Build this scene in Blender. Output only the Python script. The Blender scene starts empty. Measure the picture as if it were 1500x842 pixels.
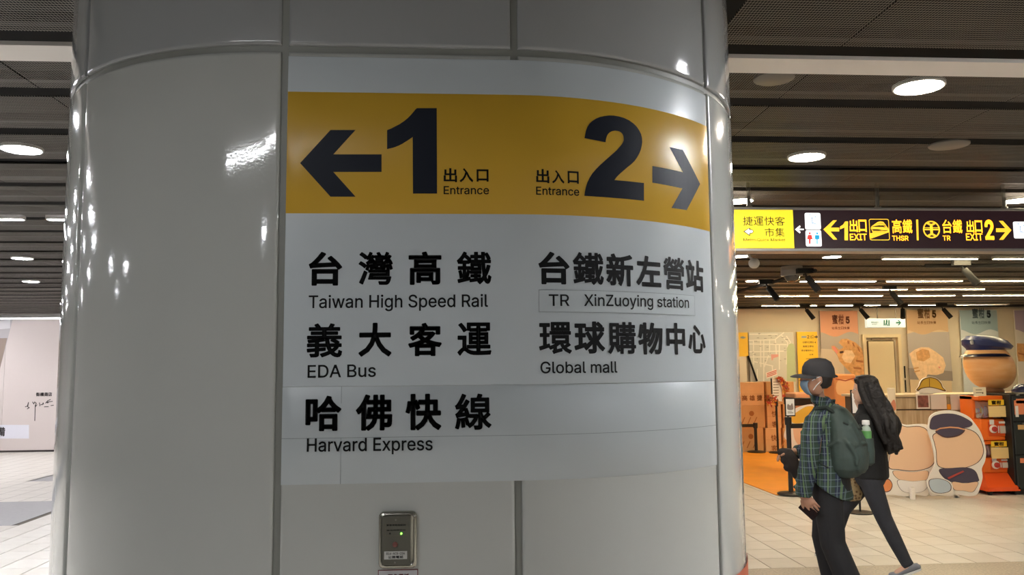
import bpy, bmesh, math, random
from mathutils import Vector, Matrix
from mathutils.geometry import tessellate_polygon

# ------------------------------------------------------------------ camera, world, exposure
SC = bpy.context.scene
COL = SC.collection
F, YAW, PIT, ROL, CZ = 1211.7, .0714, .0982, -.0093, 1.65      # focal length in pixels of a 1500 px wide frame
fwd = Vector((math.sin(YAW)*math.cos(PIT), math.cos(YAW)*math.cos(PIT), math.sin(PIT)))
_R = Vector((math.cos(YAW), -math.sin(YAW), 0)); _U = _R.cross(fwd)
rgt = _R*math.cos(ROL) + _U*math.sin(ROL)
upv = -_R*math.sin(ROL) + _U*math.cos(ROL)
cd = bpy.data.cameras.new('camera'); cam = bpy.data.objects.new('camera', cd); COL.objects.link(cam)
cd.sensor_width = 36; cd.sensor_fit = 'HORIZONTAL'; cd.lens = F/1500*36; cd.clip_start = .05; cd.clip_end = 100
m4 = Matrix((rgt, upv, -fwd)).transposed().to_4x4(); m4.translation = Vector((0, 0, CZ)); cam.matrix_world = m4
SC.camera = cam
w = bpy.data.worlds.new('hall_air'); SC.world = w; w.use_nodes = True
w.node_tree.nodes['Background'].inputs[0].default_value = (.9, .95, 1, 1)
w.node_tree.nodes['Background'].inputs[1].default_value = .06
SC.view_settings.view_transform = 'Standard'; SC.view_settings.look = 'None'
SC.view_settings.exposure = 0.12; SC.view_settings.gamma = 1; SC.view_settings.use_curve_mapping = False
E_DOWN, E_LINE = 210.0, 95.0      # radiance of the round downlights and of the linear lamps
PI = math.pi
random.seed(4)

# ------------------------------------------------------------------ helpers
def ray(px, py):
    return fwd + rgt*((px-750)/F) + upv*((421-py)/F)
def onz(px, py, z):
    d = ray(px, py); t = (z-CZ)/d.z
    return Vector((d.x*t, d.y*t, z))
def ony(px, py, Y):
    d = ray(px, py); t = Y/d.y
    return Vector((d.x*t, Y, CZ+d.z*t))
def lin(h):
    h = h.lstrip('#'); o = []
    for i in (0, 2, 4):
        c = int(h[i:i+2], 16)/255
        o.append(c/12.92 if c <= .04045 else ((c+.055)/1.055)**2.4)
    return (*o, 1)
MATS = {}
def mat(name, col, rough=.5, metal=0, emit=0, emit_col=None, spec=.5, coat=0, noise=0, nscale=8, bump=0, bscale=60, alpha=1, trans=0):
    if name in MATS: return MATS[name]
    m = bpy.data.materials.new(name); m.use_nodes = True; nt = m.node_tree; b = nt.nodes['Principled BSDF']
    c = lin(col) if isinstance(col, str) else col
    b.inputs['Base Color'].default_value = c
    b.inputs['Roughness'].default_value = rough; b.inputs['Metallic'].default_value = metal
    b.inputs['Specular IOR Level'].default_value = spec; b.inputs['Coat Weight'].default_value = coat
    b.inputs['Coat Roughness'].default_value = .04
    b.inputs['Transmission Weight'].default_value = trans
    if emit:
        b.inputs['Emission Color'].default_value = lin(emit_col) if emit_col else c
        b.inputs['Emission Strength'].default_value = emit
    if noise or bump:
        tc = nt.nodes.new('ShaderNodeTexCoord')
    if noise:
        n = nt.nodes.new('ShaderNodeTexNoise'); n.inputs['Scale'].default_value = nscale; n.inputs['Detail'].default_value = 5
        r = nt.nodes.new('ShaderNodeValToRGB'); r.color_ramp.elements[0].position = .3; r.color_ramp.elements[1].position = .7
        r.color_ramp.elements[0].color = (*[x*(1-noise) for x in c[:3]], 1); r.color_ramp.elements[1].color = (*[min(1, x*(1+noise*.6)) for x in c[:3]], 1)
        nt.links.new(tc.outputs['Object'], n.inputs['Vector']); nt.links.new(n.outputs['Fac'], r.inputs['Fac']); nt.links.new(r.outputs['Color'], b.inputs['Base Color'])
    if bump:
        n = nt.nodes.new('ShaderNodeTexNoise'); n.inputs['Scale'].default_value = bscale
        bp = nt.nodes.new('ShaderNodeBump'); bp.inputs['Strength'].default_value = bump; bp.inputs['Distance'].default_value = .01
        nt.links.new(tc.outputs['Object'], n.inputs['Vector']); nt.links.new(n.outputs['Fac'], bp.inputs['Height']); nt.links.new(bp.outputs['Normal'], b.inputs['Normal'])
    MATS[name] = m
    return m
def node_mat(name):
    m = bpy.data.materials.new(name); m.use_nodes = True; MATS[name] = m
    return m, m.node_tree, m.node_tree.nodes['Principled BSDF']

class MB:
    def __init__(s): s.v = []; s.f = []; s.m = []; s.k = 0
    def add(s, vs, fs):
        o = len(s.v); s.v += [tuple(x) for x in vs]; s.f += [tuple(i+o for i in f) for f in fs]; s.m += [s.k]*len(fs); return s
    def mi(s, k): s.k = k; return s
    def box(s, x0, x1, y0, y1, z0, z1):
        return s.add([(x0,y0,z0),(x1,y0,z0),(x1,y1,z0),(x0,y1,z0),(x0,y0,z1),(x1,y0,z1),(x1,y1,z1),(x0,y1,z1)],
                     [(0,3,2,1),(4,5,6,7),(0,1,5,4),(1,2,6,5),(2,3,7,6),(3,0,4,7)])
    def bbox(s, x0, x1, y0, y1, z0, z1, b=.005):   # box with chamfered edges
        vs = []
        for z, i in ((z0, b), (z0+b, 0), (z1-b, 0), (z1, b)):
            xa, xb, ya, yb = x0+i, x1-i, y0+i, y1-i
            c = b if not i else b*.5
            vs += [(xa+c,ya,z),(xb-c,ya,z),(xb,ya+c,z),(xb,yb-c,z),(xb-c,yb,z),(xa+c,yb,z),(xa,yb-c,z),(xa,ya+c,z)]
        fs = [tuple(range(7,-1,-1)), tuple(range(24,32))]
        for k in range(3):
            for j in range(8): fs.append((k*8+j, k*8+(j+1)%8, k*8+8+(j+1)%8, k*8+8+j))
        return s.add(vs, fs)
    def loft(s, rings, cap=True):                  # rings: lists of equal length
        n = len(rings[0]); vs = [p for r in rings for p in r]; fs = []
        for k in range(len(rings)-1):
            for j in range(n): fs.append((k*n+j, k*n+(j+1)%n, (k+1)*n+(j+1)%n, (k+1)*n+j))
        if cap: fs += [tuple(range(n-1,-1,-1)), tuple(range((len(rings)-1)*n, len(rings)*n))]
        return s.add(vs, fs)
    def tube(s, pts, r, n=8, flat=None):
        pts = [Vector(p) for p in pts]; rs = r if isinstance(r, (list, tuple)) else [r]*len(pts); rings = []
        a = None
        for i, p in enumerate(pts):
            t = (pts[min(i+1, len(pts)-1)]-pts[max(i-1, 0)]).normalized()
            if a is None: a = t.cross(Vector((0,0,1)) if abs(t.z) < .9 else Vector((1,0,0)))
            a = (a-t*a.dot(t)).normalized(); b = t.cross(a).normalized()
            rings.append([p + a*math.cos(2*PI*j/n)*rs[i] + b*math.sin(2*PI*j/n)*rs[i]*(flat or 1) for j in range(n)])
        return s.loft(rings)
    def lathe(s, prof, c=(0,0,0), n=24):           # prof: (radius, z)
        return s.loft([[(c[0]+max(r,1e-4)*math.cos(2*PI*j/n), c[1]+max(r,1e-4)*math.sin(2*PI*j/n), c[2]+z) for j in range(n)] for r, z in prof])
    def ell(s, c, rx, ry, rz, n=14, M=None, squash=None):
        c = Vector(c); rings = []; h = n//2+1
        for i in range(1, h):
            th = PI*i/h; ring = []
            for j in range(n):
                v = Vector((rx*math.sin(th)*math.cos(2*PI*j/n), ry*math.sin(th)*math.sin(2*PI*j/n), -rz*math.cos(th)))
                if M is not None: v = M @ v
                ring.append(c+v)
            rings.append(ring)
        return s.loft(rings)
    def prism(s, poly, d0, d1, fn):                # poly in 2D, fn(u, v, d) -> 3D
        n = len(poly); tr = tessellate_polygon([[Vector((p[0], p[1], 0)) for p in poly]])
        vs = [fn(p[0], p[1], d0) for p in poly] + [fn(p[0], p[1], d1) for p in poly]
        fs = [tuple(t) for t in tr] + [tuple(i+n for i in reversed(t)) for t in tr] + [(i, (i+1)%n, n+(i+1)%n, n+i) for i in range(n)]
        return s.add(vs, fs)
    def flat(s, poly, fn):
        tr = tessellate_polygon([[Vector((p[0], p[1], 0)) for p in poly]])
        return s.add([fn(p[0], p[1]) for p in poly], [tuple(t) for t in tr])
    def mesh(s, name, mats, smooth=False):
        me = bpy.data.meshes.new(name); me.from_pydata(s.v, [], s.f)
        for m in (mats if isinstance(mats, (list, tuple)) else [mats]): me.materials.append(m)
        if max(s.m, default=0): me.polygons.foreach_set('material_index', s.m)
        bm = bmesh.new(); bm.from_mesh(me); bmesh.ops.recalc_face_normals(bm, faces=bm.faces); bm.to_mesh(me); bm.free()
        if smooth:
            me.polygons.foreach_set('use_smooth', [True]*len(me.polygons)); 
            try: me.set_sharp_from_angle(angle=math.radians(40))
            except Exception: pass
        me.update(); return me
    def build(s, name, mats, parent=None, smooth=False):
        return link(name, s.mesh(name, mats, smooth), parent)
def link(name, me, parent=None, loc=None):
    o = bpy.data.objects.new(name, me); COL.objects.link(o)
    if parent is not None:
        o.parent = parent; o.matrix_parent_inverse = Matrix.Translation(-parent.location) if parent.rotation_euler.z == 0 else parent.matrix_basis.inverted()
    if loc: o.location = loc
    return o
def tag(o, label=None, cat=None, group=None, kind=None):
    if label: o['label'] = label
    if cat: o['category'] = cat
    if group: o['group'] = group
    if kind: o['kind'] = kind
    return o
def thing(name, label, cat, loc=(0,0,0), group=None):
    o = bpy.data.objects.new(name, None); COL.objects.link(o); o.location = loc; o.empty_display_size = .1
    return tag(o, label, cat, group)
def ell_ring(c, a, b, n=20):
    c, a, b = Vector(c), Vector(a), Vector(b)
    return [c + a*math.cos(2*PI*j/n) + b*math.sin(2*PI*j/n) for j in range(n)]
def fuse(mb, name, mats, parent, voxel=.008, smooth=3, tagm=None):   # melt overlapping pieces into one continuous skin
    me = mb.mesh(name, mats); o = bpy.data.objects.new(name, me); COL.objects.link(o)
    md = o.modifiers.new('r', 'REMESH'); md.mode = 'VOXEL'; md.voxel_size = voxel; md.use_smooth_shade = True
    if smooth:
        ms = o.modifiers.new('s', 'SMOOTH'); ms.iterations = smooth; ms.factor = .5
    dg = bpy.context.evaluated_depsgraph_get()
    me2 = bpy.data.meshes.new_from_object(o.evaluated_get(dg))
    me2.name = name
    if not me2.materials:
        for m in (mats if isinstance(mats, (list, tuple)) else [mats]): me2.materials.append(m)
    bpy.data.objects.remove(o); bpy.data.meshes.remove(me)
    return link(name, me2, parent)

# ------------------------------------------------------------------ lettering
GLY = {}
for _l in '''-|181|135,98 135,75 46,75 46,98
0|181|91,-3 80,-2 70,0 60,4 52,10 44,16 38,25 32,34 28,45 24,58 21,71 20,86 19,102 20,117 21,132 24,146 28,158 32,169 38,179 45,187 52,194 61,199 70,203 80,205 91,206 102,205 112,203 121,199 129,194 137,187 143,179 149,169 154,158 157,146 160,132 162,117 162,102 162,86 160,71 157,58 154,45 149,34 143,25 137,16 129,10 121,4 112,0 102,-2|91,20 98,20 104,22 111,25 116,29 121,35 125,41 129,49 132,57 134,67 136,78 137,89 138,102 137,114 136,126 134,136 132,146 129,155 125,162 121,169 116,174 111,178 104,181 98,183 91,184 83,183 77,181 71,178 65,174 60,169 56,162 52,155 49,146 47,136 45,126 44,114 44,102 44,89 45,78 47,67 49,57 52,49 56,41 60,35 65,29 71,25 77,22 83,20
1|181|31,0 31,22 156,22 156,0|110,203 110,0 85,0 85,179 84,179 34,143 34,171 79,203
2|181|26,0 26,19 94,91 113,113 116,118 120,122 122,126 124,131 126,135 127,139 128,144 128,149 128,154 127,159 125,163 123,167 120,171 117,174 113,177 109,180 105,181 100,183 95,184 89,184 84,184 78,183 73,181 69,179 65,176 61,173 58,170 56,165 53,161 52,156 51,151 51,145 26,145 27,154 28,162 31,170 34,177 39,183 44,189 50,194 57,198 65,202 73,204 81,206 90,206 99,206 107,204 115,202 122,199 129,195 135,190 140,184 144,178 148,171 150,164 152,157 152,149 152,143 151,138 150,132 148,127 146,122 143,116 139,110 134,103 129,97 122,89 115,81 107,72 61,24 61,23 156,23 156,0
3|181|87,-3 78,-2 69,-1 61,1 53,4 46,8 39,12 33,17 28,23 24,29 21,37 19,44 17,53 44,53 44,48 46,43 48,39 51,35 54,31 57,28 62,26 66,24 71,22 76,21 82,20 87,20 94,20 99,21 105,22 110,24 115,27 119,30 123,33 126,37 128,42 130,47 131,52 132,58 131,63 130,69 129,74 126,78 123,83 120,87 115,90 110,93 104,96 97,98 89,99 80,99 63,99 63,120 115,179 115,181 28,181 28,203 149,203 149,184 85,111 85,116 95,116 105,115 115,113 123,110 131,106 138,101 144,96 148,89 152,82 155,74 157,66 157,58 157,49 155,41 152,34 148,26 143,20 137,14 131,9 123,5 115,2 107,-1 97,-2
4|181|16,42 16,63 99,203 124,203 43,66 43,65 165,65 165,42|113,0 113,48 113,58 113,127 137,127 137,0
5|181|88,-3 80,-2 71,-1 63,1 56,4 49,8 43,13 38,18 33,24 29,30 27,37 25,45 24,52 49,52 50,48 51,43 53,39 55,36 58,32 61,29 65,26 69,24 74,22 78,21 83,20 88,20 94,20 100,21 105,23 110,26 115,29 119,33 123,37 126,42 128,47 130,53 131,59 131,65 131,71 130,77 128,83 125,88 122,93 119,98 115,102 110,105 105,107 99,109 93,110 87,111 82,111 77,110 72,109 67,107 62,105 58,103 54,101 51,98 27,101 38,203 147,203 147,181 60,181 54,121 58,123 62,126 66,128 71,130 76,131 81,133 86,133 92,133 99,133 105,132 111,131 118,128 123,126 129,122 133,118 138,114 142,109 146,104 149,98 152,92 154,86 155,79 156,73 156,65 156,56 154,47 151,38 148,30 143,23 137,17 131,11 123,6 116,2 107,-1 98,-2
6|181|91,-3 81,-2 73,-1 64,2 57,6 50,11 44,16 38,23 34,30 30,38 28,46 26,55 25,65 26,72 27,80 29,88 32,96 36,104 41,114 47,125 55,136 101,203 129,203 60,104 58,104 60,107 62,110 64,113 66,115 69,117 72,119 75,121 78,123 82,124 86,125 90,125 94,126 103,125 111,124 119,121 126,118 133,114 139,108 144,103 148,96 151,89 154,81 155,72 156,63 155,54 153,45 151,37 147,29 142,22 137,16 131,10 124,6 116,2 108,-1 100,-2|91,19 96,20 102,21 107,23 111,25 116,28 120,32 123,36 126,41 128,46 130,51 131,57 131,63 131,69 130,75 128,80 126,85 123,90 120,94 116,98 111,101 107,103 102,105 96,106 91,106 85,106 79,105 74,103 70,101 65,98 61,94 58,90 55,86 53,81 51,75 50,69 50,63 50,57 51,51 53,46 55,41 58,36 61,32 65,28 70,25 74,23 79,21 85,20
7|181|39,0 129,179 129,181 25,181 25,203 156,203 156,179 66,0
8|181|91,-3 81,-2 71,-1 62,1 54,5 47,9 40,13 34,19 30,25 26,31 23,38 21,46 21,54 21,60 22,67 24,72 26,78 29,83 32,88 36,93 40,96 45,100 50,102 55,104 61,106 61,107 54,109 48,113 42,117 37,123 33,130 30,137 29,144 28,152 29,160 30,167 33,174 36,180 41,186 46,191 52,195 58,199 66,202 73,204 82,206 91,206 99,206 107,204 115,202 122,199 129,195 135,191 140,186 145,180 148,174 151,167 152,160 153,152 152,144 150,137 148,130 144,123 139,117 133,113 127,109 120,107 120,106 126,104 131,102 136,100 140,96 145,93 149,88 152,83 155,78 157,72 159,67 160,60 160,54 160,46 158,38 155,31 151,25 146,19 141,13 134,9 127,5 119,1 110,-1 100,-2|91,20 97,20 103,21 109,22 114,24 119,27 123,29 126,33 129,37 132,41 133,45 134,50 135,55 134,61 133,66 131,71 129,75 126,80 122,83 118,86 113,89 108,91 102,93 97,94 91,94 84,94 78,93 73,91 68,89 63,86 59,83 55,80 52,75 49,71 48,66 47,61 46,55 46,50 48,45 49,41 52,37 55,33 58,29 62,27 67,24 72,22 78,21 84,20|91,116 96,116 101,117 105,118 110,120 114,122 117,125 120,129 123,132 125,136 126,141 127,145 128,150 127,155 127,160 125,164 123,168 120,172 117,175 114,177 110,180 106,182 101,183 96,184 91,184 85,184 80,183 75,182 71,180 67,177 63,175 60,172 58,168 56,164 54,160 53,155 53,150 53,145 54,141 56,136 58,132 60,129 64,125 67,122 71,120 75,118 80,117 85,116
9|181|90,206 100,206 108,204 116,201 124,198 131,193 137,187 143,181 147,174 151,166 153,157 155,148 156,139 155,131 154,124 152,116 149,108 145,99 140,90 134,79 126,67 80,0 52,0 121,99 123,99 121,96 120,93 117,91 115,88 112,86 109,84 106,82 103,81 99,79 95,79 91,78 87,78 78,78 70,80 62,82 55,86 48,90 42,95 37,101 33,108 30,115 27,123 26,131 25,141 26,150 28,159 30,167 34,175 38,182 44,188 50,193 57,198 65,201 73,204 81,206|90,184 85,184 79,183 74,181 70,178 65,175 61,172 58,168 55,163 53,158 51,152 50,147 50,141 50,134 51,129 53,123 55,118 58,114 61,109 65,106 70,103 74,100 79,99 85,98 90,97 96,98 102,99 107,100 111,103 116,106 120,109 123,113 126,118 128,123 130,128 131,134 131,140 131,146 130,152 128,158 126,163 123,168 120,172 116,175 112,178 107,181 102,183 96,184
A|192|7,0 81,203 110,203 185,0 158,0 115,121 106,149 93,191 98,191 85,148 76,121 34,0|44,57 44,79 148,79 148,57
B|182|24,0 24,203 96,203 107,203 116,202 124,199 132,196 138,192 144,188 148,183 152,177 155,170 158,164 159,157 159,150 159,143 158,138 157,133 155,128 152,124 149,120 146,117 143,114 139,112 135,110 130,108 126,107 126,105 131,104 136,103 140,101 145,98 150,95 154,91 158,86 161,81 164,75 166,69 167,62 167,54 167,47 165,40 163,33 160,27 156,21 151,16 145,11 138,7 130,4 120,2 110,0 99,0|50,23 98,23 109,23 118,25 126,28 132,32 136,37 140,42 142,48 142,55 142,60 141,65 139,69 137,74 134,78 131,81 127,84 122,87 117,89 112,91 106,92 99,92 50,92|50,114 95,114 101,114 106,115 111,117 115,118 119,121 123,124 126,127 129,131 131,135 133,139 134,144 134,149 134,155 132,161 129,167 125,172 120,176 113,178 105,180 96,181 50,181
C|204|107,-3 94,-2 82,0 71,4 60,10 50,17 42,25 34,35 28,46 23,58 19,72 17,86 16,102 17,117 19,132 23,145 28,157 34,168 42,178 50,186 60,193 71,199 82,203 94,205 107,206 115,206 122,205 129,204 136,202 143,199 149,196 155,193 161,188 166,184 171,179 175,173 179,167 182,161 185,154 187,147 189,139 163,139 162,144 160,149 158,154 156,158 153,162 150,165 147,168 143,171 139,174 135,176 131,178 126,180 121,181 117,182 112,182 107,182 98,182 89,180 81,177 73,173 66,168 60,161 55,154 50,146 46,136 44,126 42,114 41,102 42,89 44,78 46,67 50,58 55,49 60,42 67,36 74,31 81,26 89,24 98,22 107,21 112,21 117,22 121,23 126,24 131,26 135,27 139,30 143,32 147,35 150,38 153,42 156,46 158,50 160,54 162,59 163,64 189,64 188,57 185,49 183,43 179,36 175,30 171,25 166,20 161,15 155,11 149,7 143,4 136,2 129,0 122,-2 115,-2
D|201|88,0 38,0 38,23 86,23 98,23 109,25 118,28 127,32 135,38 141,44 147,51 152,60 155,69 158,79 159,90 160,102 159,114 158,125 155,135 152,144 147,153 142,160 135,166 128,171 119,175 110,178 100,180 88,181 37,181 37,203 90,203 104,203 118,200 130,197 141,191 151,185 160,177 167,167 173,156 178,145 182,131 184,117 185,102 184,87 182,73 178,59 173,47 167,37 159,27 150,19 140,12 129,7 116,3 102,1|50,203 50,0 24,0 24,203
E|167|24,0 24,203 149,203 149,181 50,181 50,114 142,114 142,91 50,91 50,23 150,23 150,0
G|208|107,-3 94,-2 82,0 70,4 60,10 50,17 41,25 34,35 28,46 23,58 19,72 17,86 16,102 17,117 19,132 23,145 28,157 34,168 41,178 50,186 60,193 70,199 81,203 93,205 106,206 114,206 122,205 129,204 136,201 143,199 149,196 156,192 161,188 167,183 171,178 176,172 180,167 183,160 186,154 188,147 190,139 163,139 161,144 160,149 157,153 155,157 152,161 149,165 146,168 142,171 139,173 135,176 131,178 126,179 121,181 117,182 111,182 106,182 97,182 89,180 81,177 73,173 66,168 60,161 55,154 50,146 46,136 44,126 42,114 41,102 42,89 44,78 46,67 50,58 55,49 60,42 67,36 74,31 81,26 90,24 98,22 107,21 116,22 124,23 131,25 138,28 144,33 150,37 154,43 158,49 162,56 164,64 165,72 166,81 174,80 113,80 113,102 191,102 191,80 191,68 188,57 185,46 180,36 174,28 167,20 160,13 151,8 141,3 130,0 119,-2
H|207|24,0 24,203 50,203 50,116 157,116 157,203 183,203 183,0 157,0 157,93 50,93 50,0
I|120|12,0 12,23 47,23 47,181 12,181 12,203 108,203 108,181 73,181 73,23 108,23 108,0
M|251|24,0 24,203 61,203 111,75 115,64 120,49 125,34 129,20 123,20 127,33 132,48 137,63 141,75 191,203 227,203 227,0 202,0 202,116 202,131 202,147 202,165 203,183 205,183 199,164 193,145 187,129 182,116 137,0 114,0 68,116 64,128 58,144 52,163 45,183 48,183 48,166 48,149 49,131 49,116 49,0
Q|213|98,64 125,64 148,34 153,26 187,-19 160,-19 138,11 132,18|107,-3 94,-2 82,0 71,4 60,10 50,17 42,25 34,35 28,46 23,58 19,72 17,86 16,102 17,117 19,132 23,145 28,157 34,168 42,178 50,186 60,193 71,199 82,203 94,205 107,206 120,205 132,203 143,199 153,193 163,186 172,178 179,168 186,157 191,145 194,132 196,117 197,102 196,86 194,72 191,58 186,46 179,35 172,25 163,17 153,10 143,4 132,0 120,-2|107,21 116,22 124,23 132,26 140,30 147,36 153,42 159,49 163,58 167,67 170,78 172,89 172,102 172,114 170,126 167,136 163,146 159,154 153,162 147,168 140,173 132,177 124,180 116,182 107,182 98,182 89,180 81,177 74,173 67,168 60,162 55,154 50,146 46,136 44,126 42,114 41,102 42,89 44,78 46,67 50,58 55,49 60,42 67,36 74,30 81,26 89,23 98,22
R|180|24,0 24,203 94,203 106,203 116,201 125,199 133,195 140,191 147,186 152,180 156,173 159,166 162,158 163,150 164,141 163,132 162,124 159,116 156,109 152,102 147,96 140,91 133,87 125,83 116,81 106,80 94,79 50,79 50,0|50,102 93,102 101,102 108,103 114,105 119,107 124,109 128,112 131,116 133,120 135,125 137,130 138,135 138,141 138,147 137,152 135,157 133,162 131,166 128,170 124,173 119,176 114,178 108,180 101,181 93,181 50,181|141,0 92,92 121,92 171,0
S|179|89,-4 79,-3 69,-2 60,1 51,4 43,8 36,12 31,18 26,24 21,31 18,38 16,46 15,55 42,55 43,49 44,44 46,39 49,35 53,31 57,28 62,26 67,23 72,22 78,21 83,20 89,20 96,20 103,21 109,22 114,24 120,27 124,29 128,33 132,37 135,41 137,46 138,50 138,56 138,60 137,65 135,68 133,72 130,75 126,77 123,80 118,82 114,84 109,86 103,87 98,89 73,96 62,100 51,104 42,110 34,116 28,123 24,130 22,139 21,149 21,157 23,165 26,172 30,179 35,185 41,191 48,195 55,199 63,202 72,204 81,206 91,206 101,206 110,204 118,202 126,199 134,195 140,191 146,185 151,179 155,173 158,166 160,159 160,151 135,151 133,158 131,165 126,170 121,175 114,179 107,181 99,183 90,183 84,183 78,182 72,181 67,179 62,177 58,174 54,171 51,167 49,163 47,159 46,155 46,150 46,145 48,141 50,137 52,133 56,130 59,128 63,125 68,123 85,117 106,112 125,105 130,103 134,101 139,98 143,95 148,92 151,88 155,84 158,79 160,74 162,68 163,62 163,55 163,47 161,40 158,32 155,25 150,19 144,13 137,8 129,4 121,1 111,-2 101,-3
T|179|13,181 13,203 167,203 167,181 103,181 103,0 77,0 77,181
X|190|7,0 87,114 87,95 12,203 42,203 71,160 82,144 89,132 97,117 93,117 101,131 109,144 119,160 149,203 178,203 104,96 104,115 182,0 153,0 117,52 107,66 100,78 92,92 98,92 90,79 82,66 73,52 37,0
Z|175|17,0 17,19 109,154 122,172 136,190 139,182 114,181 89,181 16,181 16,203 159,203 159,185 67,51 54,32 39,13 36,22 61,23 86,23 160,23 160,0
a|156|64,-3 57,-3 50,-2 44,0 38,2 32,5 27,9 23,13 19,18 16,23 14,29 13,36 12,43 12,49 13,55 15,60 17,64 20,68 23,72 27,75 31,77 35,79 40,81 45,83 50,84 71,88 93,91 97,91 101,92 104,93 106,94 108,95 109,97 110,99 110,102 110,103 110,107 109,111 108,115 107,119 105,122 102,124 99,127 96,129 92,130 88,131 83,132 78,132 73,132 68,131 64,130 60,129 56,127 53,125 50,123 47,120 45,118 43,115 41,112 40,110 16,116 19,123 23,129 27,134 31,138 36,142 42,145 47,148 53,150 59,152 65,153 71,154 78,154 82,154 86,153 91,153 96,152 100,150 105,149 110,147 114,144 119,141 122,137 126,133 129,128 131,122 133,116 134,109 135,101 135,0 111,0 111,21 109,21 107,18 106,15 103,13 101,10 98,7 94,5 90,2 86,0 81,-1 76,-2 70,-3|68,18 75,18 81,19 86,21 91,23 96,26 99,30 103,33 105,37 107,42 109,46 110,51 110,55 110,76 109,75 108,74 106,73 104,73 93,70 80,68 70,67 66,67 62,66 58,65 54,63 50,62 47,60 44,58 41,56 39,53 38,50 37,46 37,42 37,38 38,35 39,32 41,29 43,26 46,24 49,22 52,21 56,20 60,19 64,18
b|170|92,-3 85,-3 79,-2 74,-1 69,2 65,4 61,7 58,9 55,12 47,23 45,23 45,0 21,0 21,203 45,203 45,128 47,128 55,138 58,141 61,144 64,147 69,149 73,151 79,153 85,153 92,154 101,153 110,151 118,148 125,144 132,139 138,133 143,125 148,117 151,108 154,98 156,87 156,76 156,64 154,53 152,43 148,34 144,25 138,18 132,12 125,6 118,2 110,-1 101,-3|88,19 95,19 101,21 107,23 112,26 116,30 120,35 124,41 126,47 128,53 130,60 131,68 131,76 131,84 130,91 129,98 126,104 124,110 120,116 116,121 112,125 107,128 101,130 95,131 88,132 81,131 75,130 70,128 64,125 60,121 56,116 53,111 50,105 48,99 46,92 45,84 45,76 45,68 46,60 48,53 50,46 53,40 56,35 60,30 65,26 70,23 75,21 81,19
c|158|83,-3 73,-3 64,-1 55,2 47,7 39,12 33,18 27,26 22,34 19,43 16,53 14,64 14,75 14,86 16,97 19,107 22,116 27,125 33,132 39,139 47,144 55,148 64,151 73,153 83,154 88,154 94,153 99,152 104,151 109,149 113,147 118,145 122,142 126,139 130,136 133,133 136,129 139,125 141,120 143,116 145,111 121,105 120,108 119,110 118,113 116,116 114,118 112,120 110,122 108,124 105,126 103,128 100,129 97,130 94,131 90,131 87,132 83,132 76,131 69,130 63,128 58,124 53,120 49,115 46,109 43,103 41,97 40,90 39,83 39,75 39,68 40,60 41,54 43,47 46,41 49,35 53,31 58,26 63,23 69,21 76,19 83,19 87,19 90,19 94,20 97,21 100,22 103,23 106,25 108,26 111,28 113,31 115,33 117,35 118,38 120,41 121,44 122,47 145,41 144,36 142,31 139,27 136,22 133,19 130,15 126,12 122,9 118,6 114,3 109,1 104,0 99,-2 94,-3 88,-3
d|170|78,-3 69,-3 60,-1 52,2 45,6 38,12 32,18 26,25 22,34 18,43 16,53 14,64 14,76 14,87 16,98 18,108 22,117 26,125 32,133 38,139 45,144 52,148 60,151 69,153 78,154 85,153 91,153 96,151 101,149 105,147 109,144 112,141 115,138 122,128 124,128 124,203 149,203 149,0 125,0 125,23 123,23 115,12 112,9 109,7 105,4 101,2 96,-1 91,-2 85,-3|82,19 88,19 95,21 100,23 105,26 110,30 114,35 117,40 120,46 122,53 123,60 124,68 125,76 124,84 123,92 122,99 120,105 117,111 114,116 110,121 105,125 100,128 95,130 88,131 82,132 75,131 69,130 63,128 58,125 53,121 49,116 46,110 43,104 41,98 40,91 39,84 39,76 39,68 40,60 41,53 43,47 46,41 50,35 53,30 58,26 63,23 69,21 75,19
e|162|85,-3 74,-3 64,-1 55,2 47,7 39,12 33,18 27,26 22,34 18,43 16,53 14,63 14,75 14,86 16,97 18,107 22,116 27,124 32,132 39,138 46,144 54,148 63,151 72,153 82,154 88,154 94,153 100,151 106,150 112,147 118,144 123,141 128,136 132,131 136,126 140,120 143,113 145,105 147,97 148,88 148,78 148,68 30,68 30,88 135,88 124,81 124,88 123,95 121,101 119,107 116,113 113,118 109,122 105,126 100,128 95,130 89,132 82,132 75,132 69,130 64,128 59,125 54,122 50,118 46,113 44,108 41,102 40,97 39,91 38,84 38,71 39,63 40,55 42,49 44,42 47,37 51,32 55,28 60,25 66,22 72,20 78,19 85,18 89,19 94,19 98,20 101,21 105,23 108,24 111,27 114,29 117,32 119,35 121,38 122,42 146,36 144,31 141,25 138,20 134,16 130,12 125,8 119,5 113,2 107,0 100,-2 92,-3
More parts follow.
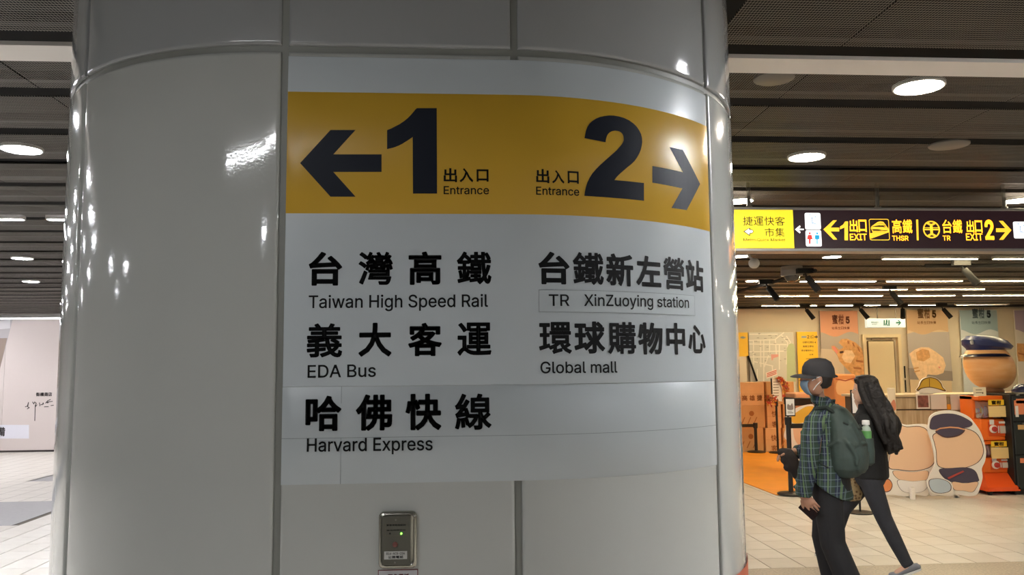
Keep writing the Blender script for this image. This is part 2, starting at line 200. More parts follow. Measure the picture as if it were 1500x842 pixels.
g|170|83,-60 75,-60 67,-59 60,-58 54,-56 48,-53 42,-51 37,-48 33,-44 29,-40 26,-36 23,-32 20,-28 41,-16 49,-26 51,-29 54,-31 58,-33 62,-35 66,-37 71,-38 77,-39 83,-39 92,-38 100,-37 107,-34 113,-30 118,-25 122,-19 124,-11 125,-2 125,27 122,27 115,17 112,14 109,11 105,9 101,6 96,4 91,3 85,2 78,2 69,2 61,4 53,7 45,11 38,16 32,21 27,28 22,36 18,45 16,54 14,65 14,76 14,88 16,98 18,108 22,117 27,125 32,133 38,139 45,144 53,148 61,151 69,153 78,154 85,153 91,153 97,151 101,149 106,147 109,144 113,141 115,138 123,128 125,128 125,152 149,152 149,-4 148,-13 147,-22 144,-29 140,-36 135,-42 130,-47 123,-51 116,-54 108,-57 100,-59 92,-60|82,24 89,24 95,25 100,27 105,30 110,34 114,38 117,43 120,48 122,55 124,62 125,69 125,77 125,85 124,92 122,99 120,106 117,111 114,117 110,121 106,125 101,128 95,130 89,131 82,132 75,131 69,130 63,128 58,125 53,121 50,116 46,111 43,105 41,99 40,92 39,85 39,77 39,69 40,62 41,55 43,49 46,43 50,38 54,34 58,30 63,27 69,25 75,24
h|164|45,91 45,0 21,0 21,203 45,203 45,115 41,115 45,125 49,133 55,140 61,145 68,149 75,152 83,153 91,154 98,153 105,152 112,150 118,147 124,144 128,139 133,134 136,128 139,122 141,114 142,105 143,96 143,0 118,0 118,94 118,102 116,110 113,116 109,122 104,126 98,129 92,131 84,132 79,131 74,130 69,129 64,127 60,124 57,121 53,117 51,113 48,108 47,103 46,97
i|67|21,0 21,152 45,152 45,0|33,177 30,177 27,178 24,180 22,182 19,184 18,187 17,190 17,193 17,197 18,200 19,202 22,205 24,207 27,208 30,209 33,209 37,209 40,208 43,207 46,205 48,202 49,200 50,197 51,193 50,190 49,187 48,184 46,182 43,180 40,178 37,177
k|152|44,55 44,85 48,85 114,152 144,152 74,80 71,80|21,0 21,203 45,203 45,0|118,0 59,74 76,91 149,0
l|76|56,-1 47,0 40,1 34,4 30,8 26,13 23,19 22,26 21,34 21,203 45,203 45,39 46,35 46,31 47,27 48,25 50,23 52,22 55,21 58,21 64,21 68,22 72,1 65,0
m|244|21,0 21,152 45,152 45,118 43,118 45,124 47,129 50,134 53,138 57,142 60,145 64,148 69,150 73,152 78,153 83,154 88,154 96,154 103,152 109,149 115,144 120,139 124,133 126,126 128,118 125,118 127,123 129,128 132,133 135,137 139,141 143,145 147,147 152,150 158,152 163,153 169,154 175,154 181,154 187,153 193,151 199,149 204,145 209,142 213,137 216,131 219,125 221,118 222,111 223,102 223,0 198,0 198,101 198,109 196,116 193,121 189,125 184,128 179,130 173,132 167,132 162,132 158,131 154,130 150,128 146,126 143,123 140,120 138,116 136,112 135,108 134,104 134,99 134,0 110,0 110,104 109,110 108,115 105,120 101,124 97,128 92,130 86,132 80,132 75,132 71,131 67,130 63,128 59,126 56,123 53,120 50,116 48,111 47,106 46,101 45,95 45,0
n|164|45,91 45,0 21,0 21,152 45,152 45,115 41,115 45,125 49,133 55,140 61,145 68,149 75,152 83,153 91,154 98,153 105,152 112,150 118,147 123,144 128,139 133,134 136,128 139,122 141,114 142,105 143,96 143,0 118,0 118,94 118,102 116,110 113,116 109,122 104,126 98,129 92,131 84,132 79,131 74,130 69,129 64,127 60,124 57,121 53,117 51,113 48,108 47,103 46,97
o|166|83,-3 73,-3 64,-1 55,2 47,7 39,12 33,18 27,26 22,34 19,43 16,53 14,64 14,75 14,86 16,97 19,107 22,116 27,125 33,132 39,139 47,144 55,148 64,151 73,153 83,154 93,153 102,151 111,148 119,144 127,139 133,132 139,125 144,116 148,107 150,97 152,86 152,75 152,64 150,53 148,43 144,34 139,26 133,18 127,12 119,7 111,2 102,-1 93,-3|83,19 90,19 97,21 103,23 108,26 113,31 117,35 120,41 123,47 125,54 126,60 127,68 128,75 127,82 126,90 125,97 123,103 120,109 117,115 113,120 108,124 103,128 97,130 90,131 83,132 76,131 69,130 63,128 58,124 53,120 49,115 46,109 43,103 41,97 40,90 39,83 39,75 39,68 40,60 41,54 43,47 46,41 49,35 53,31 58,26 63,23 69,21 76,19
p|170|21,-57 21,152 45,152 45,128 47,128 55,138 58,141 61,144 64,147 69,149 73,151 79,153 85,153 92,154 101,153 110,151 118,148 125,144 132,139 138,133 143,125 148,117 151,108 154,98 156,87 156,76 156,64 154,53 152,43 148,34 144,25 138,18 132,12 125,6 118,2 110,-1 101,-3 92,-3 85,-3 79,-2 74,-1 69,2 65,4 61,7 58,9 55,12 47,23 45,23 45,-57|88,19 95,19 101,21 107,23 112,26 116,30 120,35 124,41 126,47 128,53 130,60 131,68 131,76 131,84 130,91 129,98 126,104 124,110 120,116 116,121 112,125 107,128 101,130 95,131 88,132 81,131 75,130 70,128 64,125 60,121 56,116 53,111 50,105 48,99 46,92 45,84 45,76 45,68 46,60 48,53 50,46 53,40 56,35 60,30 65,26 70,23 75,21 81,19
r|104|21,0 21,152 45,152 45,128 46,128 49,134 52,139 56,143 61,147 66,150 72,152 79,153 85,154 92,154 97,153 97,129 92,130 83,130 78,130 73,129 68,128 64,126 60,123 56,121 53,117 50,113 48,109 47,105 46,100 45,95 45,0
s|146|73,-3 65,-3 58,-2 51,-1 45,1 39,4 34,7 29,11 25,15 21,20 18,25 16,31 14,38 38,43 39,37 42,32 45,27 50,24 54,22 60,20 66,19 73,18 80,19 87,20 93,22 98,25 102,28 105,32 107,37 107,41 107,45 106,48 104,51 102,54 98,57 95,59 90,61 85,62 60,68 50,71 42,74 35,78 29,83 24,89 21,95 19,102 19,110 19,116 21,122 23,127 26,133 30,137 35,141 40,145 46,148 53,151 60,152 67,153 75,154 82,153 89,153 96,151 102,149 107,146 112,143 116,140 120,136 123,131 126,126 128,121 130,116 107,111 106,115 103,119 100,123 97,126 93,129 88,131 82,133 75,133 68,133 62,131 57,129 52,127 48,123 46,120 44,115 43,111 44,107 45,103 47,100 50,97 53,95 57,93 63,91 69,89 92,84 101,81 110,77 117,73 122,69 127,63 130,57 132,50 132,43 132,36 131,30 128,24 125,19 121,14 116,10 110,6 104,3 97,0 89,-2 81,-3
t|91|82,152 82,131 3,131 3,152|26,188 50,188 50,39 51,34 51,30 53,27 54,25 57,23 60,21 64,20 68,20 74,20 81,21 85,1 77,-1 67,-2 58,-1 50,1 43,4 37,9 32,14 29,21 27,28 26,37
u|164|73,-2 66,-2 59,0 52,2 46,4 40,8 36,12 31,17 28,23 25,30 23,38 21,46 21,56 21,152 45,152 45,58 46,49 48,42 51,35 55,30 60,26 66,23 72,21 80,20 85,20 90,21 95,23 100,25 104,27 107,31 111,34 113,39 116,44 117,49 118,55 118,61 118,152 143,152 143,0 119,0 119,37 123,37 119,27 114,19 109,12 103,7 96,3 89,0 81,-1
v|156|65,0 7,152 34,152 66,62 75,35 82,8 74,8 81,35 90,62 122,152 149,152 91,0
w|227|55,0 9,152 35,152 53,85 62,55 70,17 66,17 74,54 82,85 101,152 127,152 145,85 153,54 161,17 157,17 165,54 173,85 192,152 218,152 172,0 147,0 128,69 122,90 116,112 111,135 116,135 111,112 105,90 99,69 79,0
x|151|8,0 69,87 68,68 11,152 40,152 59,122 72,101 83,82 70,82 81,101 93,122 113,152 141,152 83,67 83,86 143,0 115,0 92,34 80,54 69,73 82,73 71,54 59,34 37,0
y|156|19,-55 25,-34 29,-35 32,-36 35,-36 39,-36 42,-36 44,-35 47,-34 50,-32 52,-30 54,-27 56,-23 58,-19 60,-14 65,-1 7,152 34,152 66,62 75,35 82,8 73,8 81,35 90,62 122,152 149,152 82,-23 79,-29 77,-34 74,-39 71,-43 67,-46 64,-50 60,-52 56,-54 51,-56 47,-57 42,-58 37,-58 26,-57
 |75|'''.split('\n'):
    _c, _a, _r = _l[0], *_l[2:].split('|', 1)
    GLY[_c] = (int(_a), [[tuple(int(q) for q in p.split(',')) for p in s.split(' ')] for s in _r.split('|') if s])
CAPH = max(y for c in GLY['H'][1] for x, y in c)/400
GC = {}
def ribbon(P, Q, w):
    d = (Q-P); L = d.length
    if L < 1e-7: return None
    d /= L; n = Vector((-d.y, d.x)); e = d*w*.6
    return [P-e+n*w, Q+e+n*w, Q+e-n*w, P-e-n*w]
def glyph(ch, bold=0):
    """2D verts and faces of a character, em = 1."""
    k = (ch, bold)
    if k in GC: return GC[k]
    vs, fs = [], []
    if ch in GLY:
        cs = [[(x/400, y/400) for x, y in c] for c in GLY[ch][1]]
        ar = [sum(c[i-1][0]*c[i][1]-c[i][0]*c[i-1][1] for i in range(len(c)))/2 for c in cs]
        big_ = max(ar, key=abs) if ar else 1
        outer = [c for c, a in zip(cs, ar) if a*big_ > 0]; inner = [c for c, a in zip(cs, ar) if a*big_ <= 0]
        def inside(q, c):
            r = False
            for i in range(len(c)):
                (x0, y0), (x1, y1) = c[i-1], c[i]
                if (y0 > q[1]) != (y1 > q[1]) and q[0] < (x1-x0)*(q[1]-y0)/(y1-y0)+x0: r = not r
            return r
        for oc in outer:
            cu = bpy.data.curves.new('t', 'CURVE'); cu.dimensions = '2D'; cu.fill_mode = 'BOTH'
            for c in [oc]+[h for h in inner if inside(h[0], oc)]:
                sp = cu.splines.new('POLY'); sp.points.add(len(c)-1); sp.use_cyclic_u = True
                for i, (x, y) in enumerate(c): sp.points[i].co = (x, y, 0, 1)
            o = bpy.data.objects.new('t', cu); COL.objects.link(o)
            me = bpy.data.meshes.new_from_object(o.evaluated_get(bpy.context.evaluated_depsgraph_get()))
            k0 = len(vs); vs += [(v.co.x, v.co.y) for v in me.vertices]; fs += [tuple(i+k0 for i in q.vertices) for q in me.polygons]
            bpy.data.objects.remove(o); bpy.data.meshes.remove(me)
        segs = [(c[i], c[(i+1) % len(c)]) for c in cs for i in range(len(c))]
    else:
        cu = bpy.data.curves.new('t', 'FONT'); cu.body = ch; cu.resolution_u = 3
        o = bpy.data.objects.new('t', cu); COL.objects.link(o)
        dg = bpy.context.evaluated_depsgraph_get()
        me = bpy.data.meshes.new_from_object(o.evaluated_get(dg))
        vs = [(v.co.x, v.co.y) for v in me.vertices]; fs = [tuple(p.vertices) for p in me.polygons]
        cnt = {}
        for f in fs:
            for i in range(len(f)):
                e = tuple(sorted((f[i], f[(i+1) % len(f)]))); cnt[e] = cnt.get(e, 0)+1
        segs = [(vs[a], vs[b]) for (a, b), c in cnt.items() if c == 1]
        bpy.data.objects.remove(o); bpy.data.meshes.remove(me)
    if bold:
        for a, b in segs:
            r = ribbon(Vector(a), Vector(b), bold)
            if r:
                o = len(vs); vs += [(p.x, p.y) for p in r]; fs.append((o, o+1, o+2, o+3))
    GC[k] = (vs, fs)
    return GC[k]
class Ink:
    """collects flat print in surface coordinates (u, v)"""
    def __init__(s): s.v = []; s.f = []
    def put(s, vs, fs): o = len(s.v); s.v += vs; s.f += [tuple(i+o for i in f) for f in fs]
    def poly(s, pts):
        s.put([tuple(p) for p in pts], [tuple(t) for t in tessellate_polygon([[Vector((p[0], p[1], 0)) for p in pts]])])
    def rect(s, u0, v0, u1, v1): s.put([(u0,v0),(u1,v0),(u1,v1),(u0,v1)], [(0,1,2,3)])
    def line(s, pts, w):
        for a, b in zip(pts, pts[1:]):
            r = ribbon(Vector(a), Vector(b), w)
            if r: s.put([tuple(p) for p in r], [(0,1,2,3)])
    def frame(s, u0, v0, u1, v1, w):
        for a in ((u0,v0,u1,v0+w),(u0,v1-w,u1,v1),(u0,v0,u0+w,v1),(u1-w,v0,u1,v1)): s.rect(*a)
    def oval(s, cu, cv, ru, rv, n=20): s.poly([(cu+ru*math.cos(2*PI*i/n), cv+rv*math.sin(2*PI*i/n)) for i in range(n)])
    def fit(s, ch, bold, u0, v0, u1, v1):          # one glyph stretched into a box
        vs, fs = glyph(ch, bold)
        if not vs: return
        x0, x1 = min(p[0] for p in vs), max(p[0] for p in vs); y0, y1 = min(p[1] for p in vs), max(p[1] for p in vs)
        s.put([(u0+(x-x0)/(x1-x0)*(u1-u0), v0+(y-y0)/(y1-y0)*(v1-v0)) for x, y in vs], fs)
    def run(s, text, u0, u1, va, vb, cap, bold=0):  # latin text between two ends, baseline va -> vb, cap height
        vs, fs = [], []; x = 0
        for ch in text:
            g = glyph(ch, bold) if ch != ' ' else ([], [])
            o = len(vs); vs += [(p[0]+x, p[1]) for p in g[0]]; fs += [tuple(i+o for i in f) for f in g[1]]
            x += GLY[ch][0]/400 if ch in GLY else 1
        a, b = min(p[0] for p in vs), max(p[0] for p in vs)
        out = []
        for px, py in vs:
            t = (px-a)/(b-a); out.append((u0+t*(u1-u0), va+(vb-va)*t + py/CAPH*cap))
        s.put(out, fs)
    def cjk(s, text, u0, u1, v0, v1, bold=0):      # evenly set characters filling a box
        n = len(text); p = (u1-u0)/(n-.08)
        for i, ch in enumerate(text):
            vs, fs = glyph(ch, bold)
            s.put([(u0+(i+x*.95)*p, v0+(y+.1)*(v1-v0)*1.02) for x, y in vs], fs)
    def build(s, name, m, fn, parent=None, step=None, lo=None):
        bm = bmesh.new(); bv = [bm.verts.new((p[0], p[1], 0)) for p in s.v]
        for f in s.f:
            try: bm.faces.new([bv[i] for i in f])
            except ValueError: pass
        if step:
            u0, u1 = min(p[0] for p in s.v), max(p[0] for p in s.v)
            u = (math.floor(max(u0, lo)/step)+1)*step if u1 > lo else u1
            while u < u1:
                bmesh.ops.bisect_plane(bm, geom=bm.verts[:]+bm.edges[:]+bm.faces[:], plane_co=(u, 0, 0), plane_no=(1, 0, 0)); u += step
        for v in bm.verts: v.co = fn(v.co.x, v.co.y)
        me = bpy.data.meshes.new(name); bm.to_mesh(me); bm.free(); me.materials.append(m)
        return link(name, me, parent)

# ------------------------------------------------------------------ materials
def enamel(name, c, rough=.09, peel=.035):
    m, nt, b = node_mat(name); b.inputs['Base Color'].default_value = lin(c); b.inputs['Roughness'].default_value = rough
    b.inputs['Coat Weight'].default_value = .6 if rough < .2 else 0; b.inputs['Coat Roughness'].default_value = .03
    tc = nt.nodes.new('ShaderNodeTexCoord'); n = nt.nodes.new('ShaderNodeTexNoise'); n.inputs['Scale'].default_value = 90; n.inputs['Detail'].default_value = 2
    bp = nt.nodes.new('ShaderNodeBump'); bp.inputs['Strength'].default_value = peel; bp.inputs['Distance'].default_value = .004
    n2 = nt.nodes.new('ShaderNodeTexNoise'); n2.inputs['Scale'].default_value = 1.3; n2.inputs['Detail'].default_value = 4
    r = nt.nodes.new('ShaderNodeValToRGB'); cc = lin(c)[:3]
    r.color_ramp.elements[0].position = .35; r.color_ramp.elements[1].position = .65
    r.color_ramp.elements[0].color = (*[x*.93 for x in cc], 1); r.color_ramp.elements[1].color = (*cc, 1)
    L = nt.links.new
    L(tc.outputs['Object'], n.inputs['Vector']); L(n.outputs['Fac'], bp.inputs['Height']); L(bp.outputs['Normal'], b.inputs['Normal']); L(bp.outputs['Normal'], b.inputs['Coat Normal'])
    L(tc.outputs['Object'], n2.inputs['Vector']); L(n2.outputs['Fac'], r.inputs['Fac']); L(r.outputs['Color'], b.inputs['Base Color'])
    return m
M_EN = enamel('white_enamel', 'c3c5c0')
M_EN2 = enamel('white_enamel_shaded', 'a4a6a6')  # same enamel, darkened: the shade on the upper panels is in the colour
M_GAP = mat('joint_grey', '90918a', .45)
M_SIGN = enamel('sign_white', 'ccd4d8', .27, .02)
M_SIGN2 = enamel('sign_strip_white', 'c4cbcd', .3, .02)
M_YEL = enamel('sign_yellow', 'd9ac38', .3, .02)
M_INK = mat('ink_black', '101112', .45, spec=.25)
M_NAVY = mat('ink_navy', '0d1422', .45, spec=.25)
M_RED = mat('red_brown_band', 'b4553a', .4)
M_BLACK = mat('black', '15140f', .5)
M_STEEL = mat('brushed_steel', '8d8a80', .32, .85)
M_TILE = mat('floor_tile', 'd5cfc4', .3, noise=.05, nscale=5)
M_TILE2 = mat('floor_tile_light', 'dad5cb', .3, noise=.05, nscale=7)
M_TILE3 = mat('floor_tile_dark', 'cdc6ba', .3, noise=.05, nscale=6)
M_GROUT = mat('grout', '655d51', .8)
M_GRANITE = mat('speckled_granite', 'a89c8a', .4, noise=.35, nscale=60)
M_SLATE = mat('grey_granite', '8f8f90', .35, noise=.1, nscale=20)
M_CREAM = mat('cream_wall', 'cdc1ac', .6)
M_BEAM = mat('beam_grey', 'dcd6d0', .5)
M_DARK = mat('plenum_dark', '0b0b0b', .9)
M_GUIDE = mat('tactile_wall', 'bfb8ae', .6)
# expanded metal: a fine lattice of openings
m, nt, b = node_mat('expanded_metal'); M_MESH = m
b.inputs['Base Color'].default_value = lin('6c675f'); b.inputs['Roughness'].default_value = .5; b.inputs['Metallic'].default_value = .2
tc = nt.nodes.new('ShaderNodeTexCoord'); sp = nt.nodes.new('ShaderNodeSeparateXYZ'); nt.links.new(tc.outputs['Object'], sp.inputs[0])
def mth(op, a, bb=None, c=None):
    n = nt.nodes.new('ShaderNodeMath'); n.operation = op
    for i, x in enumerate((a, bb, c)):
        if x is None: continue
        if isinstance(x, (int, float)): n.inputs[i].default_value = x
        else: nt.links.new(x, n.inputs[i])
    return n.outputs[0]
sx = mth('SINE', mth('MULTIPLY', sp.outputs['X'], 2*PI/.022)); sy_ = mth('SINE', mth('MULTIPLY', sp.outputs['Y'], 2*PI/.036))
pr = mth('MULTIPLY', sx, sy_); hole = mth('GREATER_THAN', mth('ABSOLUTE', pr), .28)
tr = nt.nodes.new('ShaderNodeBsdfTransparent'); mx = nt.nodes.new('ShaderNodeMixShader'); out = nt.nodes['Material Output']
nt.links.new(hole, mx.inputs[0]); nt.links.new(b.outputs[0], mx.inputs[1]); nt.links.new(tr.outputs[0], mx.inputs[2]); nt.links.new(mx.outputs[0], out.inputs['Surface'])

# ------------------------------------------------------------------ the column: plan of a rounded square
XA, XB, RL, RR, YF, SIDE = -.4382, .1426, .7454, .7912, 2.0, .5
YB = YF + 2*RR + SIDE
def plan(s, off=0):
    """point of the column's outline at arc length s (x on the flat front), with its outward normal"""
    if XA <= s <= XB: p, n = (s, YF), (0, -1)
    else:
        sg = 1 if s > XB else -1; R = RR if sg > 0 else RL; x0 = XB if sg > 0 else XA; t = abs(s-x0); L = YB-YF-2*R
        if t <= R*PI/2: a = t/R; n = (sg*math.sin(a), -math.cos(a)); p = (x0+R*n[0], YF+R+R*n[1])
        elif t <= R*PI/2+L: n = (sg, 0); p = (x0+sg*R, YF+R+(t-R*PI/2))
        else:
            a = min((t-R*PI/2-L)/R, PI/2); n = (sg*math.cos(a), math.sin(a)); p = (x0+R*n[0], YB-R+R*n[1])
            if t > R*PI+L: p = (x0-sg*(t-R*PI-L), YB); n = (0, 1)
    return Vector((p[0]+n[0]*off, p[1]+n[1]*off, 0))
SR = XB+RR*PI+(YB-YF-2*RR); SL = XA-(RL*PI+(YB-YF-2*RL))     # where each side reaches the flat back
def cs(off):
    def fn(s, z): v = plan(s, off); v.z = z; return v
    return fn
_tab = [(s, plan(s)) for s in [XA-1.35+i*.004 for i in range(int((XB+1.4-XA+1.35)/.004))]]
def ch(px, py):
    """photograph pixel -> (arc length, height) on the column"""
    d = ray(px, py); pv = None; best = None
    for s, p in _tab:
        c = d.x*p.y-d.y*p.x
        if pv is not None and pv[0]*c <= 0 and pv[0] != c:
            k = pv[0]/(pv[0]-c); q = pv[2].lerp(p, k); t = q.y/d.y
            if best is None or t < best[0]: best = (t, pv[1]+(s-pv[1])*k)
        pv = (c, s, p)
    return best[1], CZ+d.z*best[0]
def skin(s0, s1, zs, prof, step=.04):
    """curved sheet on the column; prof = [(inset, off), ...] from the rim to the field"""
    ss = [s0]; 
    n = max(1, int((s1-s0)/step))
    mb = MB()
    cols = [(s0+i, o) for i, o in prof] + [(s0+(s1-s0)*k/n, prof[-1][1]) for k in range(1, n)] + [(s1-i, o) for i, o in reversed(prof)]
    rows = [(zs[0]+i, o) for i, o in prof] + [(zs[1]-i, o) for i, o in reversed(prof)]
    V = []; W = len(cols)
    for z, oz in rows:
        for s, os_ in cols:
            v = plan(s, min(os_, oz)); V.append((v.x, v.y, z))
    mb.add(V, [(r*W+c, r*W+c+1, (r+1)*W+c+1, (r+1)*W+c) for r in range(len(rows)-1) for c in range(W-1)])
    return mb
def seams():
    a = XA+.027; A = -1.059; b_ = .154; D = .794
    return [SL-.15, XA-RL*PI/2-.3-.62, XA-RL*PI/2-.3, A, a, b_, D, XB+RR*PI/2+.25, XB+RR*PI/2+.25+.62, SR+.15]
column = tag(bpy.data.objects.new('column', None), 'large rounded column clad in glossy white enamelled panels', None, None, 'structure'); COL.objects.link(column)
Z_RING, Z_TOP, G = 2.432, 3.4, .008
core = MB(); N = 120; L0, L1 = SL-(XB-XA)/2*.98, SR+(XB-XA)/2*.98
core.loft([[tuple(plan(L0+(L1-L0)*i/N, -.010)[:2])+(z,) for i in range(N)] for z in (0, Z_TOP)])
core.build('column_core', M_GAP, column, True)
prof = [(0, -.009), (.0015, -.003), (.005, -.0006), (.010, 0)]
S = seams()
for i in range(len(S)-1):
    skin(S[i]+G, S[i+1]-G, (.80, Z_RING), prof).build('cladding_panel', M_EN, column, True)
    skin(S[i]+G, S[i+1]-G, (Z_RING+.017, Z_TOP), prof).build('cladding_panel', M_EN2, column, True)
skin(SR+.15+G, SR+.15+.01+(XB-XA)*.5, (.8, Z_TOP), prof).build('cladding_panel', M_EN, column, True)
# red brown band round the foot of the column: its upper edge crosses the photograph's bottom corner
Z_BAND = ch(1090, 829)[1]
rb = MB(); rb.loft([[tuple(plan(L0+(L1-L0)*i/N, .0035)[:2])+(z,) for i in range(N)] for z in (.15, Z_BAND)], False)
rb.build('band', M_RED, column, True)

# ------------------------------------------------------------------ floor
TX, TY, T0X, T0Y = .294, .348, 4.37, 6.83
X0, X1, Y0, Y1 = -15, 15, -9, 18.6
floor = MB().box(X0, X1, Y0, Y1, -.1, -.005).build('floor', M_GROUT); tag(floor, 'pale square tiled station floor', None, None, 'structure')
def tile_mesh(m, i):
    return MB().bbox(-TX/2+.004, TX/2-.004, -TY/2+.004, TY/2-.004, -.02, 0, .0012).mesh('tile', m)
TM = [tile_mesh(m, i) for i, m in enumerate((M_TILE, M_TILE, M_TILE2, M_TILE3))]
p1, p2 = onz(0, 736, 0), onz(25, 766, 0)
def zone(x, y):
    """what covers the floor at a point"""
    if y < T0Y and y > 5.0: return 'granite' if x > .8 else None
    if 9.75 < y < 11.3 and x < -4.82: return 'slate'
    if 13.6 < y < 14.6 and -6.55 < x < -4.5: return 'slate'
    return None
far = MB(); nt_ = 0
for j in range(-45, 34):
    y = T0Y+(j+.5)*TY
    if not (Y0 < y < Y1): continue
    for i in range(-66, 36):
        x = T0X+(i+.5)*TX
        if not (X0 < x < X1): continue
        if XA-.9 < x < XB+.95 and YF-.05 < y < YB: continue
        if zone(x, y): continue
        d = math.cos(YAW)*y+math.sin(YAW)*x; vis = False
        if 6.4 < y < 10.4 and d > 0:
            q = Vector((x, y, -CZ)); zz = q.dot(fwd); px = 750+F*q.dot(rgt)/zz; py = 421-F*q.dot(upv)/zz
            vis = (-20 < px < 92 or 1070 < px < 1520) and py < 860
        if vis:
            o = link('tile', random.choice(TM), floor); o.location = (x, y, 0); nt_ += 1
        else:
            a = TX/2-.003; b2 = TY/2-.003
            far.add([(x-a,y-b2,0),(x+a,y-b2,0),(x+a,y+b2,0),(x-a,y+b2,0)], [(0,1,2,3)])
tag(far.build('floor_tiles', M_TILE, floor), kind='stuff')
gb = MB().box(.8, X1, T0Y-6*TY+.003, T0Y-.003, -.02, .0); gb.build('granite_strip', M_GRANITE, floor)
sl = MB().box(X0, -4.82, 9.62, 11.35, -.02, .0).box(-6.55, -4.5, 13.45, 14.85, -.02, 0); sl.build('granite_strip', M_SLATE, floor)
print('tiles', nt_)

# ------------------------------------------------------------------ ceiling
CH = 2.85; PY, G0, PX, JX = .603, 3.585, 1.07, 1.465
ceil = MB().box(X0, X1, Y0, Y1, 3.5, 3.6).build('ceiling', M_DARK); tag(ceil, 'dark open ceiling with rows of perforated metal panels', None, None, 'structure')
def panel_mesh(L):
    mb = MB(); a, b2, h = L/2-.004, .243, .006
    mb.add([(-a,-b2,0),(a,-b2,0),(a,b2,0),(-a,b2,0),(-a,-b2,h),(a,-b2,h),(a,b2,h),(-a,b2,h)], [(0,1,2,3),(0,4,5,1),(3,2,6,7),(0,3,7,4),(1,5,6,2)])
    return mb.mesh('ceiling_panel', M_MESH)
PM = panel_mesh(PX); farp = MB(); farf = MB(); np_ = 0
M_RAIL = mat('rail_dark', '141312', .6)
for j in range(-20, 25):
    y = G0+(j+.5)*PY
    if not (Y0 < y < Y1-.2): continue
    beam = (j == -1)
    for i in range(-15, 13):
        x = JX+(i+.5)*PX
        if not (X0 < x < X1): continue
        if XA-RL < x+PX/2 and x-PX/2 < XB+RR and YF-.2 < y < YB+.2:
            a, b2 = (XB+RR+.03, x+PX/2) if x > 0 else (x-PX/2, XA-RL-.03)
            if b2-a > .1 and b2-a < PX:
                me = panel_mesh(b2-a); o = link('ceiling_panel', me, ceil); o.location = ((a+b2)/2, y, CH)
            continue
        q = Vector((x, y, CH-CZ)); zz = q.dot(fwd); vis = False
        if zz > .5:
            px = 750+F*q.dot(rgt)/zz; py = 421-F*q.dot(upv)/zz; hw = F*.55/zz
            vis = y < 9.7 and -60 < py and (-hw < px < 100+hw or 1065-hw < px < 1500+hw)
        if vis:
            o = link('ceiling_panel', PM, ceil); o.location = (x, y, CH); np_ += 1
        else:
            a, b2 = PX/2-.003, .245
            farp.add([(x-a,y-b2,CH),(x+a,y-b2,CH),(x+a,y+b2,CH),(x-a,y+b2,CH)], [(0,1,2,3)])
print('panels', np_)
tag(farp.build('ceiling_panels', M_MESH, ceil), kind='stuff')
for k in range(-20, 25):           # dark carriers seen in the gaps, and services above
    y = G0+k*PY
    if Y0 < y < Y1: farf.box(X0, X1, y-.02, y+.02, CH+.05, CH+.09)
tag(farf.build('carrier_rails', M_RAIL, ceil), kind='stuff')
du = MB()
for y, z, r, mm in ((6.9, 3.3, .08, 0),): du.tube([(X0, y, z), (X1, y, z)], r, 8)
for x in (-6, 8.5): du.tube([(x, Y0, 3.3), (x, Y1, 3.3)], .03, 6)
tag(du.build('service_pipes', mat('pipe_grey', '3a3936', .5), ceil), kind='stuff')
bm_ = MB().box(X0, X1, 3.03, 3.19, CH-.010, CH+.006); tag(bm_.build('trim_1', M_BEAM), 'pale grey metal strip crossing the mesh ceiling', None, None, 'structure')

# ------------------------------------------------------------------ walls
YW, YLW, XS = 17.0, 18.5, 2.0
def struct(name, mb, m, label): return tag(mb.build(name, m), label, None, None, 'structure')
struct('wall_back', MB().box(XS, X1, YW, YW+.15, 0, 3.5), M_CREAM, 'cream wall at the far end behind the shop')
struct('wall_side', MB().box(XS-.15, XS, YW, YLW, 0, 3.5), M_CREAM, 'short return wall between the two far walls')
struct('wall_far', MB().box(X0, XS, YLW, YLW+.15, 0, 3.5), mat('grey_wall', 'b9b2ac', .6), 'far wall on the other side of the column')
struct('wall_left', MB().box(X0-.15, X0, Y0, Y1, 0, 3.5), mat('grey_wall', 'b9b2ac', .6), 'grey side wall')
struct('wall_right', MB().box(X1, X1+.15, Y0, YW, 0, 3.5), M_CREAM, 'cream side wall')
struct('wall_front', MB().box(X0, X1, Y0-.15, Y0, 0, 3.5), mat('grey_wall', 'b9b2ac', .6), 'grey wall behind the viewpoint')

# ------------------------------------------------------------------ the way sign on the column
def P(px, py): return ch(px, py)
way = thing('way_sign', 'big black and yellow way sign to entrances 1 and 2 on the white column', 'sign', (0, YF, 1.9))
S0, S1 = XA+.027+G+.001, .794-G-.001
ZS, ZB = P(411, 566.8)[1], P(407.3, 710.5)[1]
ps = [(0, .0002), (.001, .0018), (.002, .0020)]
skin(S0, S1, (ZS, Z_RING-.012), ps).build('sign_panel', M_SIGN, way, True)
skin(S0, S1, (ZB, ZS-.0005), [(0, .0002), (.0008, .0008)]).build('lower_strip', M_SIGN2, way, True)
z2, z1 = P(580, 136.7)[1], P(580, 313.2)[1]
skin(S0+.0005, S1-.0005, (z1, z2), [(0, .0021), (.0008, .0026)]).build('yellow_band', M_YEL, way, True)
lines = Ink(); zl = P(580, 640)[1]
lines.rect(S0, zl-.0006, S1, zl+.0006)
for px in (499, ): s_ = P(px, 690)[0]; lines.rect(s_-.0005, ZB, s_+.0005, zl); lines.rect(s_-.0005, ZS-.04, s_+.0005, ZS)
lines.build('film_joint', mat('film_joint', '8b9496', .6), cs(.0011), way, .04, XB)
big = Ink()
def crop(x0, y0, k, pts): return [P(x0+x/k, y0+y/k) for x, y in pts]
big.poly(crop(410, 120, 4.009, [(120,478),(298,284),(445,284),(315,427),(598,427),(598,530),(315,530),(445,675),(298,675)]))
